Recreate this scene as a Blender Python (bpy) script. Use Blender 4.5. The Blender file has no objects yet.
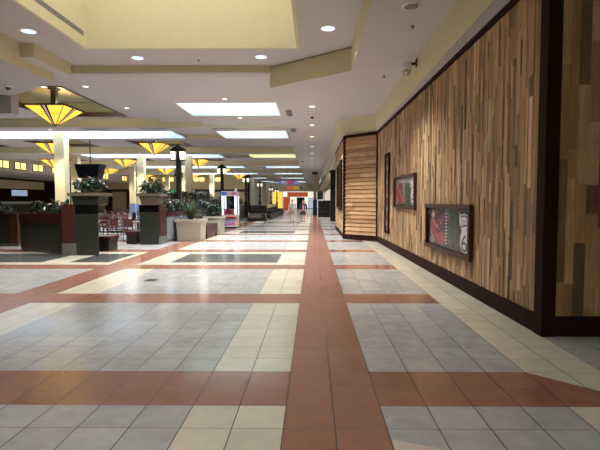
import bpy, math, random
from mathutils import Vector, Matrix
rnd = random.Random(7)
PI = math.pi
SC = bpy.context.scene
COL = SC.collection

# ------------------------------------------------------------------ camera
FPX, EYE, PSI, TH = 465.0, 1.6, math.radians(.5), math.atan(24 / 465)
SHX = 13 - FPX * math.tan(PSI) / math.cos(TH)
cd = bpy.data.cameras.new('camera'); cam = bpy.data.objects.new('camera', cd); COL.objects.link(cam)
cam.location = (0, 0, EYE); cam.rotation_euler = (PI / 2 - TH, 0, PSI)
cd.sensor_fit = 'HORIZONTAL'; cd.sensor_width = 36; cd.lens = FPX * 36 / 600; cd.shift_x = -SHX / 600
cd.clip_end = 400
SC.camera = cam
SC.view_settings.view_transform = 'Standard'; SC.view_settings.look = 'None'
SC.view_settings.gamma = 1; SC.view_settings.exposure = 1.72
try: SC.view_settings.use_curve_mapping = False
except Exception: pass

FW = (-math.sin(PSI) * math.cos(TH), math.cos(PSI) * math.cos(TH), -math.sin(TH))
RT = (math.cos(PSI), math.sin(PSI), 0)
UP = tuple(Vector(RT).cross(Vector(FW)))
def ray(x, y):
    a = (x - 300 - SHX) / FPX; b = (225 - y) / FPX
    return Vector([FW[i] + a * RT[i] + b * UP[i] for i in range(3)])
def at_z(x, y, z):
    d = ray(x, y); t = (z - EYE) / d.z
    return Vector((d.x * t, d.y * t, z))
def at_y(x, y, Y):
    d = ray(x, y); t = Y / d.y
    return Vector((d.x * t, Y, EYE + d.z * t))
def at_x(x, y, X):
    d = ray(x, y); t = X / d.x
    return Vector((X, d.y * t, EYE + d.z * t))

# ------------------------------------------------------------------ materials
def lin(c):
    out = []
    for v in c[:3]:
        v = v / 255
        out.append(v / 12.92 if v <= .04045 else ((v + .055) / 1.055) ** 2.4)
    return (*out, 1)
class NT:
    def __init__(s, name):
        s.m = bpy.data.materials.new(name); s.m.use_nodes = True
        s.t = s.m.node_tree; s.b = s.t.nodes['Principled BSDF']
    def n(s, typ, **kw):
        nd = s.t.nodes.new(typ)
        for k, v in kw.items():
            if k.startswith('i_'): nd.inputs[int(k[2:]) if k[2:].isdigit() else k[2:].replace('_', ' ')].default_value = v
            else: setattr(nd, k, v)
        return nd
    def l(s, a, b): s.t.links.new(a, b)
    def math(s, op, a, b=None, c=None):
        nd = s.n('ShaderNodeMath', operation=op)
        for i, v in enumerate((a, b, c)):
            if v is None: continue
            if isinstance(v, (int, float)): nd.inputs[i].default_value = v
            else: s.l(v, nd.inputs[i])
        return nd.outputs[0]
    def mix(s, fac, a, b, blend='MIX'):
        nd = s.n('ShaderNodeMix', data_type='RGBA', blend_type=blend)
        for i, v in ((0, fac), (6, a), (7, b)):
            if isinstance(v, (int, float)): nd.inputs[i].default_value = v
            elif isinstance(v, tuple): nd.inputs[i].default_value = v
            else: s.l(v, nd.inputs[i])
        return nd.outputs[2]
def mat(name, c, rough=.6, metal=0, var=.08, scale=6, spec=.5, bump=0, stretch=(1, 1, 1)):
    q = NT(name)
    q.b.inputs['Roughness'].default_value = rough; q.b.inputs['Metallic'].default_value = metal
    q.b.inputs['Specular IOR Level'].default_value = spec
    tc = q.n('ShaderNodeTexCoord'); mp = q.n('ShaderNodeMapping'); mp.inputs['Scale'].default_value = stretch
    q.l(tc.outputs['Object'], mp.inputs[0])
    no = q.n('ShaderNodeTexNoise'); no.inputs['Scale'].default_value = scale; no.inputs['Detail'].default_value = 4
    q.l(mp.outputs[0], no.inputs['Vector'])
    a = lin(c); lo = tuple(v * (1 - var * 2) for v in a[:3]) + (1,); hi = tuple(min(1, v * (1 + var * 2)) for v in a[:3]) + (1,)
    q.l(q.mix(no.outputs[0], lo, hi), q.b.inputs['Base Color'])
    if bump:
        bp = q.n('ShaderNodeBump'); bp.inputs['Strength'].default_value = bump; bp.inputs['Distance'].default_value = .01
        q.l(no.outputs[0], bp.inputs['Height']); q.l(bp.outputs[0], q.b.inputs['Normal'])
    return q.m
def emit(name, c, strength, var=0, scale=8):
    q = NT(name); q.b.inputs['Base Color'].default_value = lin(c)
    q.b.inputs['Emission Color'].default_value = lin(c); q.b.inputs['Emission Strength'].default_value = strength
    q.b.inputs['Roughness'].default_value = .4
    if var:
        tc = q.n('ShaderNodeTexCoord'); no = q.n('ShaderNodeTexNoise'); no.inputs['Scale'].default_value = scale
        q.l(tc.outputs['Object'], no.inputs['Vector'])
        a = lin(c); lo = tuple(v * (1 - var) for v in a[:3]) + (1,)
        q.l(q.mix(no.outputs[0], lo, a), q.b.inputs['Emission Color'])
    return q.m
T = .365
def tile_mat(name, c, var, rough=.17, mottle=.1):
    q = NT(name)
    tc = q.n('ShaderNodeTexCoord'); sx = q.n('ShaderNodeSeparateXYZ'); q.l(tc.outputs['Object'], sx.inputs[0])
    u = q.math('DIVIDE', q.math('SUBTRACT', sx.outputs[0], -.208 - 200 * T), T)
    v = q.math('DIVIDE', q.math('SUBTRACT', sx.outputs[1], 3.56 - 200 * T), T)
    fu, fv = q.math('FRACT', u), q.math('FRACT', v)
    du = q.math('ABSOLUTE', q.math('SUBTRACT', fu, .5)); dv = q.math('ABSOLUTE', q.math('SUBTRACT', fv, .5))
    cb = q.n('ShaderNodeCombineXYZ'); q.l(q.math('FLOOR', u), cb.inputs[0]); q.l(q.math('FLOOR', v), cb.inputs[1])
    wn = q.n('ShaderNodeTexWhiteNoise', noise_dimensions='2D'); q.l(cb.outputs[0], wn.inputs['Vector'])
    no = q.n('ShaderNodeTexNoise'); no.inputs['Scale'].default_value = 5; no.inputs['Detail'].default_value = 6; no.inputs['Roughness'].default_value = .65
    # each tile gets its own cloud pattern
    ad = q.n('ShaderNodeVectorMath', operation='MULTIPLY_ADD'); q.l(wn.outputs['Color'], ad.inputs[0]); ad.inputs[1].default_value = (40, 40, 40); q.l(tc.outputs['Object'], ad.inputs[2])
    q.l(ad.outputs[0], no.inputs['Vector'])
    a = lin(c)
    k = q.math('ADD', q.math('MULTIPLY', q.math('SUBTRACT', wn.outputs['Value'], .5), var * 2), 1)
    k = q.math('ADD', k, q.math('MULTIPLY', q.math('SUBTRACT', no.outputs[0], .5), mottle * 4))
    vm = q.n('ShaderNodeVectorMath', operation='SCALE'); vm.inputs[0].default_value = a[:3]; q.l(k, vm.inputs['Scale'])
    # grout: long joints (running with the mall) are wider than the cross joints
    g = q.math('MAXIMUM', q.math('GREATER_THAN', du, .5 - .012), q.math('MULTIPLY', q.math('GREATER_THAN', dv, .5 - .009), .85))
    colr = q.mix(q.math('MULTIPLY', g, .95), vm.outputs[0], lin((54, 48, 46)))
    q.l(colr, q.b.inputs['Base Color'])
    r = q.math('ADD', q.math('MULTIPLY', no.outputs[0], .16), rough - .08)
    q.l(q.math('MAXIMUM', r, q.math('MULTIPLY', g, .6)), q.b.inputs['Roughness'])
    q.b.inputs['Specular IOR Level'].default_value = .55
    bp = q.n('ShaderNodeBump'); bp.inputs['Strength'].default_value = .25; bp.inputs['Distance'].default_value = .003
    q.l(q.math('SUBTRACT', 1, g), bp.inputs['Height']); q.l(bp.outputs[0], q.b.inputs['Normal'])
    return q.m
def plank_mat(name, stops, axis, grain=1.0):
    q = NT(name)
    at = q.n('ShaderNodeAttribute', attribute_name='tone')
    rp = q.n('ShaderNodeValToRGB'); el = rp.color_ramp.elements
    while len(el) < len(stops): el.new(.5)
    for e, (p, c) in zip(el, stops): e.position = p; e.color = lin(c)
    q.l(at.outputs['Fac'], rp.inputs[0])
    tc = q.n('ShaderNodeTexCoord'); mp = q.n('ShaderNodeMapping')
    mp.inputs['Scale'].default_value = (26, 26, 1.6) if axis == 'z' else (1.4, 1.4, 24)
    cb = q.n('ShaderNodeVectorMath', operation='ADD'); q.l(tc.outputs['Object'], cb.inputs[0])
    sc = q.n('ShaderNodeVectorMath', operation='SCALE'); sc.inputs['Scale'].default_value = 9
    cx = q.n('ShaderNodeCombineXYZ')
    for i in range(3): q.l(at.outputs['Fac'], cx.inputs[i])
    q.l(cx.outputs[0], sc.inputs[0]); q.l(sc.outputs[0], cb.inputs[1]); q.l(cb.outputs[0], mp.inputs[0])
    no = q.n('ShaderNodeTexNoise'); no.inputs['Scale'].default_value = 1; no.inputs['Detail'].default_value = 7; no.inputs['Roughness'].default_value = .62
    q.l(mp.outputs[0], no.inputs['Vector'])
    n2 = q.n('ShaderNodeTexNoise'); n2.inputs['Scale'].default_value = 3.2; n2.inputs['Detail'].default_value = 3; q.l(cb.outputs[0], n2.inputs['Vector'])
    k = q.math('ADD', .42, q.math('MULTIPLY', no.outputs[0], 1.15 * grain))
    k = q.math('MULTIPLY', k, q.math('ADD', .72, q.math('MULTIPLY', n2.outputs[0], .56)))
    vm = q.n('ShaderNodeVectorMath', operation='SCALE'); q.l(rp.outputs[0], vm.inputs[0]); q.l(k, vm.inputs['Scale'])
    # knots
    vo = q.n('ShaderNodeTexVoronoi'); vo.inputs['Scale'].default_value = 2.6; q.l(cb.outputs[0], vo.inputs['Vector'])
    kn = q.math('LESS_THAN', vo.outputs['Distance'], .045)
    q.l(q.mix(q.math('MULTIPLY', kn, .7), vm.outputs[0], lin((40, 24, 14))), q.b.inputs['Base Color'])
    q.b.inputs['Roughness'].default_value = .62; q.b.inputs['Specular IOR Level'].default_value = .3
    bp = q.n('ShaderNodeBump'); bp.inputs['Strength'].default_value = .3; bp.inputs['Distance'].default_value = .004
    q.l(no.outputs[0], bp.inputs['Height']); q.l(bp.outputs[0], q.b.inputs['Normal'])
    return q.m
M = {}
M['cream'] = tile_mat('cream_tile', (212, 206, 192), .05)
M['gray'] = tile_mat('gray_tile', (178, 180, 182), .07, mottle=.16)
M['red'] = tile_mat('terracotta_tile', (153, 109, 94), .06, mottle=.10)
M['dark'] = tile_mat('charcoal_tile', (86, 92, 90), .06)
M['ceil'] = mat('ceiling_paint', (180, 175, 176), .85, var=.02, scale=2)
M['tan'] = mat('tan_wall_paint', (200, 191, 158), .8, var=.04, scale=14, stretch=(1, 1, .5))
M['wellgreen'] = mat('pale_green_well_paint', (190, 200, 190), .8, var=.02)  # white well walls with the greenish light put into their colour
M['wellcream'] = mat('cream_well_paint', (200, 190, 146), .8, var=.02)  # weaker golden light put into the colour of the well walls
M['well'] = mat('white_well_paint', (182, 186, 188), .8, var=.02)
M['woodwall'] = plank_mat('reclaimed_plank', [(0, (70, 62, 54)), (.1, (108, 90, 72)), (.25, (140, 113, 87)), (.5, (163, 130, 97)), (.7, (178, 146, 112)), (.9, (208, 178, 142)), (1, (156, 144, 124))], 'z')
M['siding'] = plank_mat('cedar_siding', [(0, (164, 126, 92)), (.5, (186, 148, 110)), (1, (204, 168, 130))], 'h', .8)
M['darkwood'] = mat('dark_stained_wood', (44, 22, 18), .75, var=.15, spec=.1, scale=8, stretch=(3, 3, 1))
M['framewood'] = mat('brown_frame_wood', (66, 40, 30), .5, var=.15, spec=.3)
M['trimred'] = mat('red_mahogany_wood', (60, 28, 19), .4, var=.15, scale=8, stretch=(1, 1, 4))
M['rail'] = mat('dark_red_rail', (52, 20, 16), .35, var=.1)
M['panel'] = mat('dark_green_panel', (36, 40, 36), .35, var=.15, scale=4)
M['panelblue'] = mat('slate_blue_panel', (110, 122, 132), .45, var=.08)
M['stone'] = mat('gray_granite', (100, 98, 94), .4, var=.12, scale=40)
M['black'] = mat('black_metal', (18, 18, 19), .4, var=.1)
M['blackgloss'] = mat('black_gloss', (10, 10, 12), .12, var=.05)
M['tray'] = mat('taupe_concrete', (88, 79, 66), .7, var=.06, scale=20)
M['beige'] = mat('beige_fibreglass', (170, 165, 152), .55, var=.03)
M['soil'] = mat('potting_soil', (52, 40, 30), .95, var=.3, scale=30, bump=.5)
M['leaf'] = mat('dark_leaf', (28, 48, 36), .4, var=.35, scale=9)
M['leaf2'] = mat('pale_leaf', (84, 110, 94), .4, var=.3, scale=9)
M['blade'] = mat('blade_leaf', (52, 70, 42), .4, var=.3, scale=7)
M['petal'] = mat('pink_petal', (218, 170, 158), .6, var=.1)
M['petalred'] = mat('red_petal', (196, 84, 62), .6, var=.1)
M['petalwhite'] = mat('white_petal', (226, 222, 214), .6, var=.05)
M['white'] = mat('white_plastic', (226, 226, 228), .3, var=.02)
M['lens'] = emit('lamp_lens', (186, 214, 255), .5)
M['lensw'] = emit('warm_lamp_lens', (255, 246, 226), .6)
M['amber'] = emit('amber_glass', (255, 200, 70), .46, .3, 3)
M['strip'] = emit('lilac_glass', (196, 164, 176), .2)
M['lantern'] = emit('frosted_lantern_glass', (255, 246, 220), .45, .15)
M['sky'] = emit('skylight_glass', (222, 238, 250), 4.2)
M['skyleft'] = emit('skylight_glass_cool', (214, 232, 255), 7.5)
M['skyright'] = emit('skylight_glass_pale', (230, 241, 252), 3.7)
M['led'] = emit('white_led_post', (235, 240, 250), .3)  # plain white posts given a glow of their own to look brighter
M['entrance'] = emit('bright_entrance_glass', (240, 232, 214), .42, .5, .9)
M['skyfront'] = emit('skylight_glass_hazy', (250, 250, 246), .86)
M['skyback'] = emit('skylight_glass_clear', (250, 250, 250), 3.0)  # unseen skylight, added to light the near floor
M['winy'] = emit('lit_window_glass', (255, 226, 140), .5, .45, 2.5)
M['tv'] = mat('tv_screen', (12, 13, 16), .15, var=.05)
M['menu'] = emit('menu_light', (176, 190, 214), .3, .3, 12)
M['counter'] = mat('pale_counter', (150, 168, 166), .3, var=.05)
M['green'] = emit('green_sign', (40, 170, 70), .35)
M['yellow'] = emit('yellow_shop_light', (250, 200, 80), .38, .2, 2)
M['orange'] = emit('orange_sign', (206, 84, 46), .18, .2, 3)
M['shop'] = emit('shop_interior_light', (214, 206, 186), .3, .5, 1.2)
M['chairwood'] = mat('reddish_chair_wood', (86, 44, 36), .4, var=.12)
M['tabletop'] = mat('table_laminate', (92, 66, 58), .3, var=.08)
M['leather'] = mat('dark_leather', (46, 32, 30), .35, var=.15, scale=20)
M['headrest'] = mat('tan_headrest', (220, 192, 156), .5, var=.1)
M['colpaint'] = mat('column_paint', (206, 190, 146), .7, var=.02)
M['coltile'] = mat('blue_gray_wainscot', (122, 136, 168), .4, var=.1)
M['olive'] = mat('olive_column', (176, 160, 116), .6, var=.08)
M['coffer'] = mat('olive_coffer_paint', (140, 140, 118), .8, var=.14, scale=1.2)
M['pink'] = mat('pink_print', (226, 92, 150), .3, var=.15)
M['bluep'] = mat('blue_print', (64, 120, 206), .3, var=.15)
M['yel'] = mat('yellow_print', (232, 206, 86), .3, var=.1)
M['redp'] = mat('red_print', (214, 84, 84), .3, var=.12)
M['lil'] = mat('lilac_print', (196, 176, 216), .3, var=.15)
M['peach'] = mat('peach_print', (238, 176, 150), .3, var=.12)
M['posterdark'] = mat('poster_dark', (30, 24, 34), .3, var=.3, scale=5)
M['posterred'] = mat('poster_red', (140, 40, 40), .3, var=.35, scale=14)
M['postergreen'] = mat('poster_green', (34, 80, 50), .3, var=.45, scale=10)
M['posterpink'] = mat('poster_mauve', (84, 44, 62), .3, var=.35, scale=14)
M['postergray'] = mat('poster_gray', (140, 142, 156), .3, var=.2, scale=18)
M['posterwhite'] = mat('poster_white', (206, 204, 206), .3, var=.02)
M['posterskin'] = mat('poster_flesh', (190, 130, 116), .3, var=.1)
M['skin'] = mat('skin', (206, 152, 124), .5, var=.04)
M['hairbrown'] = mat('brown_hair', (74, 44, 32), .6, var=.2)
M['hairgray'] = mat('gray_hair', (120, 108, 98), .6, var=.2)
M['shirtgray'] = mat('pale_gray_shirt', (176, 176, 176), .8, var=.05)
M['khaki'] = mat('khaki_cloth', (168, 146, 112), .85, var=.05)
M['navy'] = mat('navy_cloth', (34, 38, 66), .85, var=.1)
M['pinktop'] = mat('pink_cloth', (214, 140, 150), .85, var=.08)
M['shoe'] = mat('shoe_rubber', (60, 54, 50), .6)
M['eye'] = mat('eye_dark', (24, 18, 16), .2)
M['lip'] = mat('lip', (160, 88, 80), .5)
M['ventgray'] = mat('vent_metal', (120, 118, 118), .5, metal=.3)
def clear_glass():
    q = NT('clear_glass'); t = q.t
    tr = q.n('ShaderNodeBsdfTransparent'); gl = q.n('ShaderNodeBsdfGlossy'); gl.inputs['Roughness'].default_value = .04
    fr = q.n('ShaderNodeFresnel'); mx = q.n('ShaderNodeMixShader')
    q.l(fr.outputs[0], mx.inputs[0]); q.l(tr.outputs[0], mx.inputs[1]); q.l(gl.outputs[0], mx.inputs[2])
    q.l(mx.outputs[0], t.nodes['Material Output'].inputs['Surface'])
    return q.m
M['glass'] = clear_glass()

# ------------------------------------------------------------------ mesh helpers
class MB:
    def __init__(s): s.v = []; s.f = []; s.mi = []; s.tone = []; s.smooth = []
    def add(s, vs, fs, mi=0, tone=0., smooth=False):
        o = len(s.v); s.v += [tuple(p) for p in vs]
        for f in fs: s.f.append(tuple(i + o for i in f)); s.mi.append(mi); s.tone.append(tone); s.smooth.append(smooth)
        return s
    def box(s, x0, x1, y0, y1, z0, z1, mi=0, tone=0., side=None):
        vs = [(x, y, z) for z in (z0, z1) for x, y in ((x0, y0), (x1, y0), (x1, y1), (x0, y1))]
        s.add(vs, [(3, 2, 1, 0), (4, 5, 6, 7)], mi, tone)
        s.add(vs, [(0, 1, 5, 4), (1, 2, 6, 5), (2, 3, 7, 6), (3, 0, 4, 7)], mi if side is None else side, tone)
        return s
    def taper(s, cx, cy, a0, b0, a1, b1, z0, z1, mi=0):
        vs = [(cx + i * a0 / 2, cy + j * b0 / 2, z0) for i, j in ((-1, -1), (1, -1), (1, 1), (-1, 1))] + [(cx + i * a1 / 2, cy + j * b1 / 2, z1) for i, j in ((-1, -1), (1, -1), (1, 1), (-1, 1))]
        return s.add(vs, [(3, 2, 1, 0), (4, 5, 6, 7), (0, 1, 5, 4), (1, 2, 6, 5), (2, 3, 7, 6), (3, 0, 4, 7)], mi)
    def prism(s, pts, z0, z1, mi=0, side=None):
        a = sum(pts[i][0] * pts[(i + 1) % len(pts)][1] - pts[(i + 1) % len(pts)][0] * pts[i][1] for i in range(len(pts)))
        if a < 0: pts = pts[::-1]
        n = len(pts); vs = [(x, y, z0) for x, y in pts] + [(x, y, z1) for x, y in pts]
        s.add(vs, [tuple(range(n - 1, -1, -1)), tuple(range(n, 2 * n))], mi)
        s.add(vs, [(i, (i + 1) % n, (i + 1) % n + n, i + n) for i in range(n)], mi if side is None else side)
        return s
    def tube(s, p0, p1, r0, r1=None, n=10, mi=0):
        p0, p1 = Vector(p0), Vector(p1); r1 = r0 if r1 is None else r1
        d = (p1 - p0).normalized(); a = d.orthogonal().normalized(); b = d.cross(a)
        vs = [p + (a * math.cos(2 * PI * i / n) + b * math.sin(2 * PI * i / n)) * r for p, r in ((p0, r0), (p1, r1)) for i in range(n)]
        s.add(vs, [(i, (i + 1) % n, (i + 1) % n + n, i + n) for i in range(n)], mi, 0, True)
        s.add(vs, [tuple(range(n - 1, -1, -1)), tuple(range(n, 2 * n))], mi)
        return s
    def lathe(s, prof, n=16, c=(0, 0, 0), mi=0):
        vs = [(c[0] + r * math.cos(2 * PI * i / n), c[1] + r * math.sin(2 * PI * i / n), c[2] + z) for r, z in prof for i in range(n)]
        fs = [(k * n + i, k * n + (i + 1) % n, (k + 1) * n + (i + 1) % n, (k + 1) * n + i) for k in range(len(prof) - 1) for i in range(n)]
        s.add(vs, fs, mi, 0, True)
        s.add(vs, [tuple(range(n - 1, -1, -1)), tuple((len(prof) - 1) * n + i for i in range(n))], mi)
        return s
    def ball(s, c, rx, ry=None, rz=None, mi=0, nu=12, nv=8):
        ry = ry or rx; rz = rz or rx
        vs = [(c[0] + rx * math.sin(PI * (k + .02) / (nv + .04)) * math.cos(2 * PI * i / nu), c[1] + ry * math.sin(PI * (k + .02) / (nv + .04)) * math.sin(2 * PI * i / nu), c[2] - rz * math.cos(PI * (k + .02) / (nv + .04))) for k in range(nv + 1) for i in range(nu)]
        s.add(vs, [(k * nu + i, k * nu + (i + 1) % nu, (k + 1) * nu + (i + 1) % nu, (k + 1) * nu + i) for k in range(nv) for i in range(nu)], mi, 0, True)
        s.add(vs, [tuple(range(nu - 1, -1, -1)), tuple(nv * nu + i for i in range(nu))], mi)
        return s
    def mesh(s, name, mats):
        me = bpy.data.meshes.new(name); me.from_pydata(s.v, [], s.f)
        for m in (mats if isinstance(mats, (list, tuple)) else [mats]): me.materials.append(M[m] if isinstance(m, str) else m)
        me.polygons.foreach_set('material_index', s.mi); me.polygons.foreach_set('use_smooth', s.smooth)
        if any(s.tone):
            at = me.attributes.new('tone', 'FLOAT', 'FACE'); at.data.foreach_set('value', s.tone)
        me.update(); return me
def obj(name, mb, mats, parent=None, bevel=0, loc=None, rz=None):
    o = bpy.data.objects.new(name, mb.mesh(name, mats)); COL.objects.link(o)
    if parent is not None: o.parent = parent
    if loc is not None: o.location = loc
    if rz is not None: o.rotation_euler.z = rz
    if bevel:
        b = o.modifiers.new('bevel', 'BEVEL'); b.width = bevel; b.segments = 2; b.limit_method = 'ANGLE'
    return o
def struct(name, mb, mats, parent=None, **k):
    o = obj(name, mb, mats, parent, **k); o['kind'] = 'structure'; return o
def tag(o, label, cat, group=None):
    o['label'] = label; o['category'] = cat
    if group: o['group'] = group
    return o
def thing(name, label, cat, loc=(0, 0, 0), rz=0, group=None):
    o = bpy.data.objects.new(name, None); COL.objects.link(o); o.empty_display_size = .1
    o.location = loc; o.rotation_euler.z = rz
    return tag(o, label, cat, group)
def kids(o): return [c for c in COL.objects if c.parent is o]
def dup(root, loc, rz=None, label=None, group=None):
    r = root.copy(); COL.objects.link(r); r.location = loc
    if rz is not None: r.rotation_euler.z = rz
    if label: r['label'] = label
    if group: r['group'] = group
    for ch in KIDS(root):
        c = ch.copy(); COL.objects.link(c); c.parent = r
        for g in KIDS(ch):
            d = g.copy(); COL.objects.link(d); d.parent = c
    return r
def KIDS(root): return list(root.children)

# ------------------------------------------------------------------ floor
XL = [-40, -15.05, -14.35, -5.15, -4.45, -3.72, -.938, -.208, .522, 1.982, 2.712, 9]
def band(y):
    k = (y - 3.56) / (10 * T); return (k - math.floor(k)) * 10 < 2
def inset(y): return int(math.floor((y - 3.56) / (10 * T)))
def floor_col(x, y):
    if -.208 < x < .522: return 2
    if x > 2.712: return 3 if x > 2.712 and False else 1
    if -5.15 < x < -4.45 or -15.05 < x < -14.35: return 2
    if band(y): return 2 if x < 1.982 else 0
    if 1.982 < x < 2.712: return 0
    k = inset(y); f = ((y - 3.56) / (10 * T) - k) * 10
    if -4.45 < x < -.208:
        dark = k >= 0 and k % 3 == 2
        if -.938 < x: return 0
        if x < -3.72: return 0
        if dark: return 3 if 3.2 < f < 8.6 else 0
        return 1
    if -14.35 < x < -5.15:
        if k >= 0 and k % 3 == 2: return 3 if (3.2 < f < 8.6 and not -7.1 < x < -6.4 and x < -5.35) else 0
        return 1
    if .522 < x < 1.982: return 1
    return 1 if x > -15 else 0
xs = sorted(set(XL + [-7.1, -6.4, -5.35])); ys = [-9]
k = -4
while ys[-1] < 108:
    y0 = 3.56 + 10 * T * k
    for d in (0, 2 * T, 3.2 * T, 8.6 * T):
        if y0 + d > -9: ys.append(y0 + d)
    k += 1
fl = MB()
for i in range(len(xs) - 1):
    for j in range(len(ys) - 1):
        c = floor_col((xs[i] + xs[i + 1]) / 2, (ys[j] + ys[j + 1]) / 2)
        fl.add([(xs[i], ys[j], 0), (xs[i + 1], ys[j], 0), (xs[i + 1], ys[j + 1], 0), (xs[i], ys[j + 1], 0)], [(0, 1, 2, 3)], c)
struct('floor', fl, ['cream', 'gray', 'red', 'dark'])
inl = MB()
y1 = 3.56 + 2 * T
def poly(pts, mi, z=.0015): inl.add([(x, y, z) for x, y in pts], [tuple(range(len(pts)))], mi)
poly([(1.982, 3.56), (2.72, 3.56), (1.982, y1)], 1)         # terracotta band bends away on the diagonal
poly([(.522, 3.05), (.522, .5), (3.2, .5), (3.2, 2.03)], 0)                          # cream wedge
struct('floor_inlay', inl, ['cream', 'red'])

# ------------------------------------------------------------------ right walls
def plank_wall(name, p0, p1, z0, z1, out, w=(.05, .105), ln=(.25, 1.25), seed=1, dark=0.):
    """vertical reclaimed boards from p0 to p1; out = side the room is on (unit normal)"""
    r = random.Random(seed); p0, p1 = Vector((*p0, 0)), Vector((*p1, 0)); u = (p1 - p0); L = u.length; u.normalize(); n = Vector((*out, 0))
    mb = MB(); s = 0
    while s < L:
        ww = min(r.uniform(*w), L - s)
        if L - s - ww < .03: ww = L - s
        z = z0 - r.uniform(0, 1.0)
        while z < z1:
            h = r.uniform(*ln); a, b = max(z, z0), min(z + h, z1); z += h
            if b - a < .01: continue
            t = r.uniform(.012, .030); tone = max(.002, min(1, r.betavariate(2.2, 2.0) if r.random() > .10 else .03 + r.random() * .2))
            q = [p0 + u * (s + .001), p0 + u * (s + ww - .001)]
            vs = [q[0] - n * .05, q[1] - n * .05, q[1] + n * t, q[0] + n * t]
            if (u.cross(n)).z < 0: vs = [vs[1], vs[0], vs[3], vs[2]]
            full = [(v.x, v.y, a) for v in vs] + [(v.x, v.y, b) for v in vs]
            mb.add(full, [(3, 2, 1, 0), (4, 5, 6, 7), (0, 1, 5, 4), (1, 2, 6, 5), (2, 3, 7, 6), (3, 0, 4, 7)], 0, tone)
        s += ww
    return struct(name, mb, 'woodwall')
WA, WB = (2.743, 5.5), (2.555, 18.31)             # ends of the long plank wall
du = (Vector(WB) - Vector(WA)).normalized(); nL = Vector((-du.y, du.x))  # towards the mall
if nL.x > 0: nL = -nL
ZT = 4.22
def along(a, b, off0, off1, z0, z1, n, mb=None, mi=0):
    a, b, n = Vector(a), Vector(b), Vector(n); mb = mb or MB()
    pts = [a + n * off0, b + n * off0, b + n * off1, a + n * off1]
    return mb.prism([(p.x, p.y) for p in pts], z0, z1, mi)
plank_wall('wall_right', WA, WB, .02, ZT, nL, seed=3)
struct('baseboard_right', along(WA, WB, -.02, .045, 0, .235, nL), 'darkwood')
struct('trim_1', along(WA, WB, -.02, .05, ZT, ZT + .1, nL), 'darkwood')
# return wall facing the camera
plank_wall('wall_front', (2.86, 5.5), (9, 5.5), .02, 5, (0, -1), w=(.09, .14), seed=11)
struct('baseboard_front', MB().box(2.80, 9, 5.44, 5.55, 0, .235), 'darkwood')
struct('trim_2', MB().box(2.685, 2.85, 5.43, 5.62, 0, 5.0), 'darkwood')
struct('wall_core', MB().prism([(2.80, 5.56), (9, 5.56), (9, 40), (2.3, 40), (1.42, 27), (1.42, 19.75), (2.63, 18.45)], 0, 4.3), 'black')
# chamfered lap-siding bay
def lap(name, p0, p1, out, z0, z1, seed):
    r = random.Random(seed); p0, p1 = Vector((*p0, 0)), Vector((*p1, 0)); n = Vector((*out, 0)); mb = MB(); z = z0
    L = (p1 - p0).length; u = (p1 - p0).normalized()
    while z < z1:
        h = r.uniform(.145, .19); zt = min(z + h, z1) - .014; s = 0
        while s < L:
            l = min(r.uniform(.8, 3.2), L - s)
            if L - s - l < .1: l = L - s
            a, b = p0 + u * s, p0 + u * (s + l - .002)
            vs = [a - n * .04, b - n * .04, b + n * .05, a + n * .05]; vt = [a - n * .04, b - n * .04, b + n * .010, a + n * .010]
            if (u.cross(n)).z < 0:
                vs = [vs[1], vs[0], vs[3], vs[2]]; vt = [vt[1], vt[0], vt[3], vt[2]]
            mb.add([(v.x, v.y, z) for v in vs] + [(v.x, v.y, zt) for v in vt], [(3, 2, 1, 0), (4, 5, 6, 7), (0, 1, 5, 4), (1, 2, 6, 5), (2, 3, 7, 6), (3, 0, 4, 7)], 0, r.uniform(.02, 1))
            s += l
        z = zt + .014
    return struct(name, mb, 'siding')
CA, CB, CC = (2.535, 18.33), (1.335, 19.60), (1.335, 26.9)
dc = (Vector(CB) - Vector(CA)).normalized(); nC = Vector((dc.y, -dc.x)); nC = nC if nC.y < 0 else -nC
lap('wall_bay', CA, CB, nC, .2, ZT, 5); lap('wall_bay_side', CB, CC, (-1, 0), .2, ZT, 6)
struct('baseboard_bay', along(CA, CB, -.03, .05, 0, .22, nC), 'darkwood')
struct('baseboard_bay_side', along(CB, CC, -.03, .05, 0, .22, (-1, 0)), 'darkwood')
t3 = along(CA, CB, -.03, .06, ZT, ZT + .1, nC); along(CB, CC, -.03, .06, ZT, ZT + .1, (-1, 0), t3)
for c, w in ((CA, .06), (CB, .07)): t3.box(c[0] - w, c[0] + w * .6, c[1] - w, c[1] + w, 0, ZT)
struct('trim_3', t3, 'darkwood')
# painted fascia above the timber, overhanging it slightly
fx = [(2.45, 5.3), (2.45, 18.4), (1.03, 20.1), (1.03, 60), (3.2, 60), (3.2, 5.3)]
struct('wall_fascia', MB().prism(fx, ZT + .1, 5.02, 0, 1), ['ceil', 'tan'])
# far right side of the mall: shop fronts past the bay
struct('wall_right_far', MB().box(2.3, 2.6, 27.2, 100, 0, 5.0), 'tan')
sf = MB()
for yy in (38, 47, 56, 65, 74, 83): sf.box(2.22, 2.31, yy, yy + 6.5, .1, 3.2)
struct('window_1', sf, 'shop')
struct('trim_4', MB().box(1.36, 1.82, 36.3, 36.8, 0, 3.9).box(1.30, 1.88, 36.2, 36.9, 3.78, 4.0), 'black')
struct('wall_right_bulkhead', MB().box(1.36, 2.32, 27.0, 100, 4.0, 5.0), 'tan')

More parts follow.
